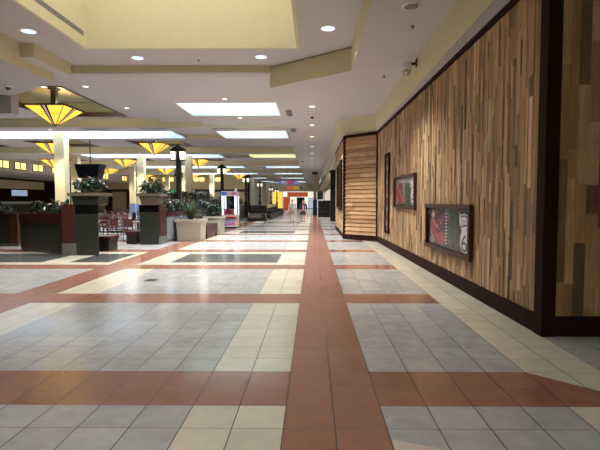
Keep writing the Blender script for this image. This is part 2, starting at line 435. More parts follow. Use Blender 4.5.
# framed panels on the plank wall
def on_wall(x, y):
    """pixel -> (distance along wall, height) on the plank wall's face"""
    d = ray(x, y); a = Vector((*WA, 0)) + Vector((*nL, 0)) * .03; n = Vector((*nL, 0))
    t = n.dot(a - Vector((0, 0, EYE))) / n.dot(d); p = Vector((0, 0, EYE)) + d * t
    return (p - a).dot(Vector((*du, 0))), p.z
def wall_root(name, label, cat, s, z, group=None):
    p = Vector((*WA, 0)) + Vector((*du, 0)) * s + Vector((*nL, 0)) * .031
    # local axes: +x towards the camera end of the wall, -y out of the wall
    return thing(name, label, cat, (p.x, p.y, z), math.atan2(-du.y, -du.x), group)
def framed(name, label, s0, s1, z0, z1, fw, art):
    w, h = abs(s1 - s0), z1 - z0
    r = wall_root(name, label, 'picture', (s0 + s1) / 2, (z0 + z1) / 2)
    f = MB(); a, b = w / 2, h / 2
    for x0, x1, y0, y1 in ((-a, a, b - fw, b), (-a, a, -b, -b + fw), (-a, -a + fw, -b + fw, b - fw), (a - fw, a, -b + fw, b - fw)): f.box(x0, x1, -.07, 0, y0, y1)
    obj('frame', f, 'framewood', r)
    a -= fw; b -= fw
    bk = obj('print', MB().box(-a, a, -.015, 0, -b, b), 'posterdark', r)
    art(bk, a, b)
    return r
def flat(mb, pts, mi, d, a, b): mb.add([(x * a, -.015 - d, y * b) for x, y in pts] , [tuple(range(len(pts)))], mi)
def text_mesh(s, size):
    c = bpy.data.curves.new('t', 'FONT'); c.body = s; c.size = size; c.align_x = 'CENTER'; c.align_y = 'CENTER'
    o = bpy.data.objects.new('t', c); COL.objects.link(o); dg = bpy.context.evaluated_depsgraph_get(); dg.update()
    me = o.evaluated_get(dg).to_mesh(); vs = [v.co.copy() for v in me.vertices]; fs = [tuple(p.vertices) for p in me.polygons]
    o.evaluated_get(dg).to_mesh_clear(); bpy.data.objects.remove(o); bpy.data.curves.remove(c)
    return vs, fs
def ring(cx, cy, rx, ry, th, n=20, a0=0, a1=2 * PI):
    out = []
    for i in range(n):
        t0, t1 = a0 + (a1 - a0) * i / n, a0 + (a1 - a0) * (i + 1) / n
        out.append([(cx + rx * math.cos(t0), cy + ry * math.sin(t0)), (cx + rx * math.cos(t1), cy + ry * math.sin(t1)), (cx + (rx - th) * math.cos(t1), cy + (ry - th * 1.0) * math.sin(t1)), (cx + (rx - th) * math.cos(t0), cy + (ry - th) * math.sin(t0))])
    return out
def blob(cx, cy, rx, ry, r, n=14, j=.25): return [(cx + rx * (1 + r.uniform(-j, j)) * math.cos(2 * PI * i / n), cy + ry * (1 + r.uniform(-j, j)) * math.sin(2 * PI * i / n)) for i in range(n)]
def art(seed, simple=False):
    def go(bk, a, b):
        r = random.Random(seed); m = MB(); mats = ['posterred', 'postergreen', 'posterpink', 'postergray', 'posterwhite', 'posterskin', 'posterdark']
        flat(m, [(.08, -1), (.5, -1), (.5, 1), (.08, 1)], 1, .001, a, b)                       # green field
        flat(m, [(-.42, -.6), (-.1, -.8), (-.06, .9), (-.4, .9)], 2, .001, a, b)
        flat(m, blob(-.3, -.55, .3, .34, r), 0, .002, a, b)
        if simple: flat(m, [(-.95, -.95), (-.62, -.95), (-.62, .6), (-.95, .7)], 0, .002, a, b); flat(m, [(-.9, .75), (.9, .55), (.9, .98), (-.9, .98)], 3, .003, a, b)
        # dancing red figure
        flat(m, blob(-.72, .1, .15, .42, r), 0, .003, a, b); flat(m, blob(-.6, -.1, .1, .5, r), 0, .0032, a, b)
        flat(m, blob(-.68, .62, .1, .16, r, 12, .1), 5, .004, a, b); flat(m, [(-.8, .35), (-.45, -.1), (-.42, 0), (-.74, .45)], 5, .0042, a, b)
        flat(m, [(-.6, .2), (-.34, .5), (-.3, .42), (-.56, .08)], 0, .0044, a, b); flat(m, [(-.85, -.2), (-.78, -.2), (-.6, -.8), (-.7, -.8)], 5, .0045, a, b)
        flat(m, blob(-.72, -.75, .16, .14, r), 3, .0035, a, b)
        for i in range(46):
            x, y = r.uniform(-.95, -.1), r.uniform(-.9, .9); q = r.uniform(.02, .055)
            flat(m, blob(x, y, q, q * r.uniform(1, 2.4), r, 6), r.choice((6, 5, 3, 0, 6, 2)), .005, a, b)
        for i in range(22):
            x, y = r.uniform(.1, .56), r.uniform(-.9, .9); q = r.uniform(.015, .05)
            flat(m, blob(x, y, q, q * r.uniform(1.5, 4), r, 6), r.choice((6, 1, 6, 0, 6)), .004, a, b)
        obj('figure', m, mats, bk)
        g = MB()                                                                                # strip of white marks down the middle
        for i in range(11):
            y = .85 - i * .165; x = .0
            flat(g, [(x - .05, y), (x + .05, y + .02), (x + .05, y + .10), (x - .05, y + .08)], 0, .003, a, b)
            flat(g, [(x - .02, y + .03), (x + .02, y + .03), (x + .02, y + .07), (x - .02, y + .06)], 1, .0036, a, b)
        for i in range(4): flat(g, [(.2 + i * .09, -.9), (.23 + i * .09, -.9), (.2 + i * .085, .9), (.18 + i * .085, .9)], 2, .0025, a, b)
        obj('lettering_strip', g, ['posterwhite', 'posterdark', 'posterdark'], bk)
        h = MB()                                                                                # white shield over a white figure six
        flat(h, [(.58, .92), (.66, .74), (.78, .82), (.88, .74), (.97, .92), (.97, .4), (.88, .12), (.7, .02), (.6, .32)], 0, .004, a, b)
        flat(h, [(.61, .85), (.67, .68), (.78, .76), (.88, .68), (.94, .84), (.88, .6), (.78, .68), (.66, .6)], 1, .005, a, b)
        for k in range(3): flat(h, [(.66, .5 - k * .09), (.88, .54 - k * .09), (.88, .49 - k * .09), (.66, .45 - k * .09)], 2, .005, a, b)
        flat(h, [(.6, .2), (.9, .34), (.9, .28), (.6, .13)], 1, .005, a, b)
        flat(h, [(.7, .06), (.9, .1), (.96, -.3), (.96, -.75), (.87, -.95), (.72, -.9), (.62, -.62), (.64, -.2)], 0, .0045, a, b)
        obj('shield', h, ['posterwhite', 'posterdark', 'postergray'], bk)
        six = MB(); vs, fs = text_mesh('6', 1.0); hx = max(v.x for v in vs) - min(v.x for v in vs); hy = max(v.y for v in vs) - min(v.y for v in vs)
        cx = (max(v.x for v in vs) + min(v.x for v in vs)) / 2; cy = (max(v.y for v in vs) + min(v.y for v in vs)) / 2
        six.add([((.795 + (v.x - cx) / hx * .22) * a, -.0215, (-.5 + (v.y - cy) / hy * .78) * b) for v in vs], fs)
        obj('numeral', six, 'posterdark', bk)
    return go
def span(xl, xr, tl, tr, bl, br):
    s0, za = on_wall(xl, (tl + bl) / 2); s1, zb = on_wall(xr, (tr + br) / 2)
    zt = (on_wall(xl, tl)[1] + on_wall(xr, tr)[1]) / 2; zb = (on_wall(xl, bl)[1] + on_wall(xr, br)[1]) / 2
    return s0, s1, zb, zt
SP = span(428, 473, 204.5, 203.5, 246.5, 261.5)
framed('framed_poster', 'large dark-framed poster nearest the wall corner, white shield and green stripe', *SP, .085, art(1))
SP2 = span(395.3, 416.6, 178.5, 172, 207.5, 210.5)
framed('framed_poster', 'smaller square dark-framed poster higher up, beyond the large poster', *SP2, .075, art(5, True))
SP3 = span(385.7, 389.8, 155, 152.5, 231, 235)
r = wall_root('narrow_wall_picture', 'tall narrow black framed panel on the plank wall beside the siding bay', 'picture', (SP3[0] + SP3[1]) / 2, (SP3[2] + SP3[3]) / 2)
w, h = abs(SP3[1] - SP3[0]) / 2, (SP3[3] - SP3[2]) / 2
f = MB()
for x0, x1, y0, y1 in ((-w, w, h - .08, h), (-w, w, -h, -h + .08), (-w, -w + .08, -h + .08, h - .08), (w - .08, w, -h + .08, h - .08)): f.box(x0, x1, -.05, 0, y0, y1)
obj('frame', f, 'darkwood', r)
pn = obj('print', MB().box(-w + .1, w - .1, -.02, 0, -h + .08, h - .08), 'posterdark', r)
g = MB(); rr = random.Random(4)
for i in range(9):
    y = -h + .35 + i * (2 * h - .6) / 9
    g.add([(x, -.022, z) for x, z in blob(0, y, w * .3, .1, rr)], [tuple(range(14))], i % 2)
obj('pattern', g, ['postergray', 'posterpink'], pn)
# framed panel on the side of the bay
pa = at_x(342.6, 161, 1.30); pb = at_x(338.2, 212, 1.30)
ya, yb = pa.y, pb.y; z1 = 3.42; z0 = 1.2
r = thing('bay_picture', 'black framed window-like panel on the shorter siding face of the bay', 'picture', (1.30, (ya + yb) / 2, (z0 + z1) / 2), -PI / 2)
w, h = (yb - ya) / 2, (z1 - z0) / 2; f = MB()
for x0, x1, y0, y1 in ((-w, w, h - .12, h), (-w, w, -h, -h + .12), (-w, -w + .14, -h + .12, h - .12), (w - .14, w, -h + .12, h - .12), (-.05, .05, -h + .12, h - .12)): f.box(x0, x1, -.1, .0, y0, y1)
obj('frame', f, 'black', r); obj('print', MB().box(-w + .14, w - .14, -.03, 0, -h + .12, h - .12), 'posterdark', r)

# ------------------------------------------------------------------ ceiling
def holed(mb, x0, x1, y0, y1, z, holes, th=.06):
    X = sorted({x0, x1, *[v for h in holes for v in h[:2] if x0 < v < x1]}); Yv = sorted({y0, y1, *[v for h in holes for v in h[2:] if y0 < v < y1]})
    for i in range(len(X) - 1):
        for j in range(len(Yv) - 1):
            cx, cy = (X[i] + X[i + 1]) / 2, (Yv[j] + Yv[j + 1]) / 2
            if any(h[0] < cx < h[1] and h[2] < cy < h[3] for h in holes): continue
            mb.box(X[i], X[i + 1], Yv[j], Yv[j + 1], z, z + th, 0, 0, 1)
ZS, ZC, ZU = 5.0, 5.4, 5.6
XW = -26.0
YW = [22.8 + 11.4 * k for k in range(7)]
# low soffit on the right, running the whole mall
struct('ceiling_soffit', MB().prism([(1.0, -9), (9, -9), (9, 5.6), (2.5, 5.6), (2.5, 18.5), (1.1, 20.2), (1.1, 100), (-1.3, 100), (-1.3, 14.19), (1.0, 12.35)], ZS, 6.0, 0, 1), ['ceil', 'tan'])
# upper tray over the camera with the deep light well
up = MB(); WELL = (-5.95, -.42, 4.6, 12.37); ADDED_WELL = (-5.95, -.42, -8, -1.5)  # second well is unseen, added behind the camera for light on the floor
holed(up, -12, 1.0, -9, 14.02, ZU, [WELL, ADDED_WELL]); up.prism([(1.0, 12.3), (1.0, 14.1), (-1.3, 14.1)], ZU, ZU + .06, 0, 1)
struct('ceiling_tray', up, ['ceil', 'tan'])
def well(name, x0, x1, y0, y1, z0, z1, m, glass=None, sky='sky', gname='window_2'):
    mb = MB(); t = .08; x0 += .02; x1 -= .02; y0 += .02; y1 -= .02; z0 -= .03
    mb.box(x0 - t, x1 + t, y1, y1 + t, z0 + .02, z1).box(x0 - t, x1 + t, y0 - t, y0, z0 + .02, z1).box(x0 - t, x0, y0, y1, z0 + .02, z1).box(x1, x1 + t, y0, y1, z0 + .02, z1)
    mb.box(x0 - t, x1 + t, y0 - t, y1 + t, z1, z1 + .05)
    struct(name, mb, m)
    gx0, gx1 = glass or (x0 + .05, x1 - .05)
    struct(gname, MB().add([(gx0, y0 + .05, z1 - .02), (gx1, y0 + .05, z1 - .02), (gx1, y1 - .05, z1 - .02), (gx0, y1 - .05, z1 - .02)], [(3, 2, 1, 0)]), sky)
well('ceiling_well', *WELL, ZU, 9.0, 'tan', None, 'skyfront'); well('ceiling_well', *ADDED_WELL, ZU, 9.0, 'tan', None, 'skyback')  # second call builds the added skylight out of view
struct('trim_5', MB().box(-5.955, -5.925, 4.6, 12.2, 5.86, 5.98), 'ventgray')
# left soffit and bulkhead beside the tray
struct('ceiling_soffit_left', MB().prism([(-7.45, -9), (-7.45, 13.5), (-9.75, 15.2), (-26, 15.2), (-26, -9)], ZS, 5.9, 0, 1), ['ceil', 'tan'])
struct('ceiling_bulkhead', MB().prism([(-7.46, 11.95), (-7.09, 11.95), (-7.08, 13.75), (-7.5, 13.75)], 5.25, 5.62, 0, 1).box(-16, -9.75, 15.1, 15.5, 4.42, 5.1, 0, 0, 0), ['ceil', 'tan'])
LX = [-10.07, -16.55, -22.9]; HX, HY = 1.75, 2.75
SKY1 = (-5.35, -1.3, 18.2, 20.87)
def lamp_holes(yc): return [(x - HX, x + HX, yc - HY, yc + HY) for x in LX]
def bay(y0, y1, yc, holes, nm):
    mb = MB(); lh = lamp_holes(yc); holed(mb, XW, -1.25, y0, y1, ZC, holes + lh)
    struct(nm, mb, ['ceil', 'tan'])
    for (a, b, c, d) in lh:
        cf = MB(); t = .06
        cf.box(a - t, b + t, d, d + t, ZC + .03, 6.0).box(a - t, b + t, c - t, c, ZC + .03, 6.0).box(a - t, a, c, d, ZC + .03, 6.0).box(b, b + t, c, d, ZC + .03, 6.0).box(a, b, c, d, 6.0, 6.05)
        struct('ceiling_coffer', cf, 'coffer')
        tr = MB()
        for q in ((a, b, d - .08, d), (a, b, c, c + .08), (a, a + .08, c, d), (b - .08, b, c, d)): tr.box(*q, ZC - .03, ZC + .16)
        struct('trim_6', tr, 'trimred')
mbx = MB()
mbx.box(-7.7, -1.3, 13.95, 14.05, ZC, ZU + .06, 0, 0, 1)          # cross fascia
for x0, x1, zz in ((-7.0, -5.1, 5.2), (-5.1, -1.3, 5.08)):
    mbx.add([(x, y, z) for x in (x0, x1) for y, z in ((20.9, 5.4), (21.62, zz), (21.62, 5.5), (20.9, 5.5))], [(0, 4, 5, 1), (0, 1, 2, 3), (4, 7, 6, 5)], 0)
struct('ceiling_fascia', mbx, ['ceil', 'tan'])
bay(14.0, 21.6, 18.25, [SKY1], 'ceiling')
well('ceiling_well', *SKY1, ZC, 8.2, 'wellgreen')
for k, y in enumerate(YW[:6]):
    b = MB(); b.box(XW, -1.25, y - 1.2, y, ZS, 5.5, 0, 0, 1)
    L, Rr = (-17.2, -6.9, y, y + 2.7), (-4.77, -1.3, y, y + 2.7)
    holed(b, XW, -1.25, y, y + 2.7, ZS, [L, Rr, (-6.9, -4.77, y + .6, y + 2.7)], .4)
    b.box(-6.9, -4.77, y + .6, y + 2.7, 5.2, 5.4, 0, 0, 1)
    b.box(XW, -1.25, y + 2.7, y + 3.5, ZS, 5.5, 0, 0, 1)
    struct('ceiling_beam', b, ['ceil', 'tan'])
    well('ceiling_well', *L, ZS + .02, 7.6, 'well', (-17.1, -8.8), 'skyleft')
    well('ceiling_well', *Rr, ZS + .02, 7.6, ['wellgreen', 'wellcream', 'well', 'well', 'well', 'well'][k], None, 'skyright')  # wall colour per row carries the tone of its light
    bay(y + 3.5, y + 10.2, y + 6.85, [], 'ceiling')

# ------------------------------------------------------------------ left side and far end shell
cl = MB().box(XW - .3, XW, 15.2, 66, 4.15, 5.5)
struct('wall_left', cl, 'ceil')
struct('ceiling_food_court', MB().box(-34.5, XW - .02, 5, 68, 4.15, 4.3), 'ceil')
wl = MB().box(-34.4, -34, 5, 68, 0, 4.2)
struct('wall_shopfront', wl, 'darkwood')
struct('trim_7', MB().box(-34.0, -33.93, 5, 60, 4.02, 4.15), 'rail')
struct('trim_8', MB().box(-34.0, -33.9, 5, 58.5, 3.0, 3.95), 'tan')
struct('wall_left_near', MB().box(-26.3, -26, -9, 15.3, 0, 5.5), 'darkwood')
struct('wall_camera_end', MB().box(-26, 9, -9.2, -9, 0, 5.8), 'tan')
struct('wall_alcove', MB().box(9, 9.2, -9, 5.6, 0, 5.2), 'darkwood')
bw = MB().box(-34, -9.0, 66, 66.3, 0, 5.5)
struct('wall_back', bw, 'colpaint')
panels = MB().box(-30, -9.1, 65.9, 66, 2.9, 3.25, 0)
for x in (-29, -26, -23.2, -20.5, -17.5, -14.5, -11.6): panels.box(x - .5, x + .5, 65.88, 66, 0, 3.2, 0)
struct('trim_9', panels, 'trimred')
struct('wall_corridor_left', MB().box(-9.3, -9.0, 66, 100, 0, 5.5), 'tan')
struct('wall_end', MB().box(-9.3, 3, 100, 100.3, 0, 5.5), 'tan')
def window_pair(p, rz, label_unused=None):
    fr = MB()
    for x0, x1, z0, z1 in ((-.85, .85, .3, .36), (-.85, .85, -.36, -.3), (-.85, -.79, -.3, .3), (.79, .85, -.3, .3), (-.05, .05, -.3, .3)): fr.box(x0, x1, -.05, .0, z0, z1)
    o = struct('window_3', fr, 'black', loc=p, rz=rz)
    struct('glass_pane', MB().box(-.79, -.05, -.02, -.005, -.3, .3).box(.05, .79, -.02, -.005, -.3, .3), 'winy', parent=o)
for x in (2, 20, 37.5, 56, 105, 124):
    d = (313 - x) / 465; Yw = 26 / d
    window_pair((XW + .02, Yw, 4.7), PI / 2)
for x in (150, 168, 199, 215, 131): window_pair((at_y(x, 180, 65.9).x, 65.95, 4.65), 0)

# columns
for X, Y, w in ((-12.9, 23.9, .5), (-13.0, 35.3, .5), (-12.9, 46.7, .5), (-18.0, 35.3, .5), (-18.1, 46.7, .5), (-18.2, 58.1, .5), (-12.6, 58.1, .5), (-9.4, 35.3, .46)):
    c = MB().box(X - w / 2, X + w / 2, Y - w / 2, Y + w / 2, 1.35, 5.02, 0).box(X - w / 2 - .03, X + w / 2 + .03, Y - w / 2 - .03, Y + w / 2 + .03, 0, 1.35, 1)
    struct('column', c, ['colpaint', 'coltile'])
c = MB().box(.05, .42, 54.8, 55.2, 1.75, 5, 0).box(0, .47, 54.75, 55.25, 0, 1.75, 1).box(-.1, .57, 54.6, 55.4, 4.7, 4.98, 1)
struct('column', c, ['olive', 'black'])

# ------------------------------------------------------------------ ceiling fittings
def downlight(p, r, label, lens='lens', grp=None):
    t = thing('ceiling_light', label, 'ceiling light', p, 0, grp)
    ringm = MB().lathe([(r, -.001), (r * 1.18, -.006), (r * 1.2, .0), (r * 1.0, .01)], 20); ringm.f = ringm.f[:-2]; ringm.mi = ringm.mi[:-2]; ringm.tone = ringm.tone[:-2]; ringm.smooth = ringm.smooth[:-2]
    obj('trim_ring', ringm, 'white', t); obj('lens', MB().lathe([(r * 1.0, -.006), (r * .98, -.001)], 20), lens, t)
    return t
def spot(p, e, col=(1, .95, .88), ang=110):
    l = bpy.data.lights.new('downlight_beam', 'SPOT'); l.energy = e; l.spot_size = math.radians(ang); l.spot_blend = .6; l.color = col; l.shadow_soft_size = .08
    o = bpy.data.objects.new('downlight_beam', l); COL.objects.link(o); o.location = p - Vector((0, 0, .05))
E_DOWN = 270
for (x, y), lab in (((137.5, 58), 'round bluish downlight below the left part of the tan light well'), ((261, 57), 'round bluish downlight below the right corner of the tan light well'), ((328, 28.5), 'round bluish downlight right of the light well, beside the soffit step'), ((28.5, 31.3), 'round bluish downlight left of the light well, under the slotted side')):
    p = at_z(x, y, ZU); downlight(p, .15, lab, 'lens', 'downlights around the light well'); spot(p, E_DOWN)
for (x, y), lab in (((85.5, 86.5), 'small white downlight beside the first amber pendant coffer, nearer one'), ((127, 108), 'small white downlight near the far corner of the first pendant coffer'), ((224.5, 99), 'small white downlight just in front of the first skylight'), ((240, 118), 'small white downlight just beyond the first skylight')):
    p = at_z(x, y, ZC if y < 118 else 5.08); downlight(p, .09, lab, 'lensw', 'small downlights in the middle ceiling'); spot(p, E_DOWN)
p = at_z(44, 87, ZS); downlight(p, .08, 'small white downlight at the edge of the left soffit', 'lensw')
names = ['nearest', 'second', 'third', 'fourth', 'fifth', 'sixth', 'seventh', 'eighth']
for i, y in enumerate((106.5, 125, 136.7, 146.7, 153.3, 158.5, 162.8, 166.8)):
    p = at_z(312, y, ZS); downlight(p, .11, f'white recessed downlight in the long soffit row, {names[i]} in the row', 'lensw', 'row of downlights in the long soffit')
    spot(p, E_DOWN)
for k, yb in enumerate(YW[:4]):  # beam downlights added to brighten the food court and its wall
    for X in (-12.5, -19.5, -24.6):
        p = Vector((X, yb - .6, ZS)); downlight(p, .08, 'small white downlight in a crosswise beam over the food court', 'lensw', 'food court downlights'); spot(p, 300)
def dome(p, label):
    t = thing('dome_camera', label, 'security camera', p)
    obj('mount', MB().lathe([(.1, 0), (.11, -.03), (.09, -.045)], 16), 'white', t); obj('dome', MB().lathe([(.08, -.045), (.07, -.09), (.04, -.12), (.005, -.128)], 16), 'blackgloss', t)
dome(at_z(312.2, 115.6, ZS), 'black dome camera between the first two soffit downlights')
dome(at_z(302.5, 160.5, ZS), 'tiny black dome camera far down the soffit left of the downlights')
dome(at_z(8, 86, ZS), 'black dome camera under the left soffit near the amber pendants')
def vent(p, w, d, label):
    t = thing('ceiling_vent', label, 'vent', p)
    fr = MB(); 
    for q in ((-w / 2, w / 2, -d / 2, -d / 2 + .03), (-w / 2, w / 2, d / 2 - .03, d / 2), (-w / 2, -w / 2 + .03, -d / 2 + .03, d / 2 - .03), (w / 2 - .03, w / 2, -d / 2 + .03, d / 2 - .03)): fr.box(*q, -.015, 0)
    obj('frame', fr, 'ventgray', t)
    s = MB(); n = max(3, int(d / .05))
    for i in range(n):
        y = -d / 2 + .03 + (d - .06) * (i + .5) / n; s.box(-w / 2 + .03, w / 2 - .03, y - .012, y + .012, -.012, -.004)
    obj('grille', s, 'ventgray', t); obj('duct', MB().box(-w / 2 + .02, w / 2 - .02, -d / 2 + .02, d / 2 - .02, -.003, -.001), 'black', t)
vent(at_z(289.2, 113, ZS), .24, 1.2, 'gray rectangular vent grille beside the first skylight')
vent(at_z(293.3, 130, ZS), .26, 1.1, 'smaller gray vent grille beside the second skylight')
for (x, w), lab in (((94, 1.2), 'dark linear slot vent above the second row of amber pendants'), ((153, 1.25), 'dark linear slot vent left of the second skylight'), ((225, 1.3), 'dark linear slot vent directly in front of the second skylight')):
    p = at_z(x, 128.8, ZS); p.y = 22.1; vent(p, w, .16, lab)
for (x, y), r, lab in (((411, 6), .16, 'round white ceiling speaker above the plank wall'), ((324, 162.5), .16, 'round ceiling speaker far along the soffit')):
    t = thing('ceiling_speaker', lab, 'speaker', at_z(x, y, ZS)); obj('ring', MB().lathe([(r, 0), (r, -.012), (r * .85, -.016)], 20), 'white', t); obj('grille', MB().lathe([(r * .82, -.016), (r * .4, -.022), (.01, -.024)], 20), 'ventgray', t)
for (x, y), lab in (((412.5, 26), 'tiny sprinkler head beyond the round speaker above the plank wall'), ((384, 76), 'tiny sprinkler head in the soffit near the wall camera'), ((198.5, 60), 'tiny sprinkler head midway between the two downlights under the well')):
    z = ZS if x > 300 else ZU
    t = thing('sprinkler_head', lab, 'sprinkler', at_z(x, y, z)); obj('escutcheon', MB().lathe([(.045, 0), (.04, -.012), (.015, -.016)], 12), 'ventgray', t); obj('deflector', MB().lathe([(.012, -.016), (.012, -.04), (.03, -.045), (.03, -.05)], 12), 'ventgray', t)
# wall camera on the fascia
p = at_x(417, 66, 2.45)
t = thing('security_camera', 'beige globe security camera on a black bracket above the plank wall', 'security camera', (2.45, p.y, p.z))
obj('bracket', MB().box(-.03, .0, -.05, .05, -.02, .16).box(-.2, -.02, -.03, .03, .02, .08), 'black', t)
obj('housing', MB().lathe([(.03, .1), (.1, .06), (.125, -.02), (.125, -.1)], 18, (-.24, 0, 0)), 'white', t)
obj('globe', MB().lathe([(.12, -.1), (.11, -.16), (.07, -.21), (.01, -.225)], 18, (-.24, 0, 0)), 'beige', t)
obj('lens', MB().ball((-.27, -.07, -.17), .035), 'white', t)

# amber stained-glass pendants in the coffers
def pendant():
    t = thing('pendant_lamp', 'amber stained-glass pendant lamp', 'pendant lamp')
    s, b, h = .76, .09, .62
    gl = MB(); c1 = [(-s, -s), (s, -s), (s, s), (-s, s)]; c0 = [(i * b / s, j * b / s) for i, j in c1]
    gl.add([(x, y, 0) for x, y in c1] + [(x, y, -h) for x, y in c0], [(i, i + 4, (i + 1) % 4 + 4, (i + 1) % 4) for i in range(4)] + [(4, 7, 6, 5)])
    obj('shade', gl, 'amber', t)
    rim = MB()
    for x0, x1, y0, y1 in ((-s - .03, s + .03, -s - .03, -s + .02), (-s - .03, s + .03, s - .02, s + .03), (-s - .03, -s + .02, -s, s), (s - .02, s + .03, -s, s)): rim.box(x0, x1, y0, y1, -.02, .04)
    obj('rim', rim, 'black', t)
    co = MB()
    for i in range(4): co.tube((*c1[i], 0), (*c0[i], -h), .014, n=6)
    mid = -h * .45; k = 1 - .45 * (1 - b / s)
    q = [(x * k * 1.003, y * k * 1.003, mid) for x, y in c1]
    for i in range(4): co.tube(q[i], q[(i + 1) % 4], .006, n=4)
    obj('corner_bar', co, 'black', t)
    for i, (dx, dy) in enumerate(((0, -1), (1, 0), (0, 1), (-1, 0))):
        ex, ey = -dy, dx; rb = MB(); rl = MB()
        def strip(mb, w0, w1, off):
            vs = []
            for z, rr, w in ((0, s, w0), (-h, b, w1)):
                for sg in (-1, 1): vs.append((dx * (rr + off) + ex * sg * w, dy * (rr + off) + ey * sg * w, z - off * .9))
            mb.add(vs, [(0, 1, 3, 2)])
        strip(rb, .13, .045, .012); strip(rl, .045, .012, .018)
        bnd = obj('band', rb, 'darkwood', t); obj('band_glass', rl, 'strip', bnd)
    obj('finial', MB().lathe([(.1, -h + .01), (.12, -h - .015), (.06, -h - .04), (.01, -h - .06)], 12), 'black', t)
    obj('stem', MB().box(-.1, .1, -.1, .1, .0, .75).box(-.16, .16, -.16, .16, .70, .82), 'black', t)
    return t
P0 = pendant(); first = True
rown = ['first', 'second', 'third', 'fourth', 'fifth']; coln = ['nearest the walkway', 'second in from the walkway', 'deepest into the food court']
for k in range(5):
    yc = 18.25 if k == 0 else YW[k - 1] + 6.85
    for j, x in enumerate(LX):
        if (k == 0 and j > 0) or (k == 1 and j > 1): continue
        lab = 'large amber stained-glass pendant closest to the camera, alone in its coffer' if k == 0 else f'amber stained-glass pendant in the {rown[k]} coffer row, {coln[j]}'
        loc = (x, yc, 5.2)
        if k < 3:
            bl = bpy.data.lights.new('lamp_bulb', 'POINT'); bl.energy = 30; bl.color = (1, .9, .68); bl.shadow_soft_size = .12
            bo = bpy.data.objects.new('lamp_bulb', bl); COL.objects.link(bo); bo.location = (x + .3, yc, 5.34)
        if first: P0.location = loc; P0['label'] = lab; P0['group'] = 'amber pendants in the food court'; first = False
        else: dup(P0, loc, None, lab, 'amber pendants in the food court')

# hanging TV
t = thing('hanging_monitor', 'large black monitor hanging on a pole over the food court', 'monitor', (-13.2, 27.6, 2.95))
obj('screen_housing', MB().taper(0, 0, 1.15, .7, 1.52, .9, 0, .82), 'black', t, .02)
sc_ = MB(); sc_.add([(-.54, -.37, .06), (.54, -.37, .06), (.70, -.45, .76), (-.70, -.45, .76)], [(0, 1, 2, 3)]); obj('screen', sc_, 'tv', t)
obj('pole', MB().tube((0, 0, .8), (0, 0, 2.46), .035), 'black', t); obj('mount_plate', MB().box(-.18, .18, -.18, .18, 2.41, 2.45), 'black', t)

# ------------------------------------------------------------------ plants
def leaf_pts(base, tip, w, up):
    d = tip - base; s = d.cross(up).normalized() * w if d.cross(up).length > 1e-5 else Vector((w, 0, 0)); m = base + d * .5 + up * d.length * .12
    return [base, m - s, tip, m + s]
def bush(name, label, loc, rx, ry, h, n, seed, leafm='leaf', flower=None, nf=0, grp='plants in the planters', rz=0, ls=.16):
    r = random.Random(seed); t = thing(name, label, 'plant', loc, rz, grp); st = MB(); lf = MB()
    for i in range(n):
        a = r.uniform(0, 2 * PI); q = math.sqrt(r.random()); z = h * (.1 + .9 * r.random()) * (1 - .45 * q * q)
        c = Vector((rx * q * math.cos(a), ry * q * math.sin(a), z))
        d = Vector((r.uniform(-1, 1), r.uniform(-1, 1), r.uniform(-.3, .9))).normalized(); L = ls * r.uniform(.6, 1.3)
        lf.add(leaf_pts(c, c + d * L, L * .28, Vector((0, 0, 1))), [(0, 1, 2, 3)], 1 if r.random() < .16 else 0)
    for i in range(8):
        a = r.uniform(0, 2 * PI); q = r.random() * .7; st.tube((rx * q * .3 * math.cos(a), ry * q * .3 * math.sin(a), 0), (rx * q * math.cos(a), ry * q * math.sin(a), h * .75), .012, .006, 5)
    obj('stem', st, 'blade', t); obj('foliage', lf, [leafm, 'leaf2'], t)
    for i in range(nf):
        a = r.uniform(0, 2 * PI); q = r.uniform(.3, .9); c = Vector((rx * q * math.cos(a), ry * q * math.sin(a), h * r.uniform(.7, 1.05)))
        fm = MB()
        for k in range(6):
            b = 2 * PI * k / 6; e = c + Vector((math.cos(b), math.sin(b), .35)) * .09
            fm.add(leaf_pts(c, e, .035, Vector((0, 0, 1))), [(0, 1, 2, 3)])
        fm.ball(c + Vector((0, 0, .01)), .025, nu=8, nv=5)
        obj('flower', fm, flower, t)
    return t
def blades(name, label, loc, n, h, seed, spread=.35):
    r = random.Random(seed); t = thing(name, label, 'plant', loc, 0, 'plants in the planters')
    for i in range(n):
        a = 2 * PI * i / n + r.uniform(-.3, .3); lean = r.uniform(.15, 1) * spread; H = h * r.uniform(.65, 1.05); w = r.uniform(.028, .05)
        m = MB(); pts = []
        for k in range(6):
            u = k / 5; c = Vector((math.cos(a) * (.04 + lean * u ** 1.6), math.sin(a) * (.04 + lean * u ** 1.6), H * u * (1 - .12 * u * lean))); ww = w * (1 - u ** 2.5) + .002
            sd = Vector((-math.sin(a), math.cos(a), 0)) * ww; nn = Vector((math.cos(a), math.sin(a), 0)) * .012 * (1 - u)
            pts += [c - sd, c + nn * -1, c + sd]
        m.add(pts, [f for k in range(5) for f in ((3 * k, 3 * k + 1, 3 * k + 4, 3 * k + 3), (3 * k + 1, 3 * k + 2, 3 * k + 5, 3 * k + 4))], 0, 0, True)
        obj('leaf_blade', m, 'blade', t)
    return t

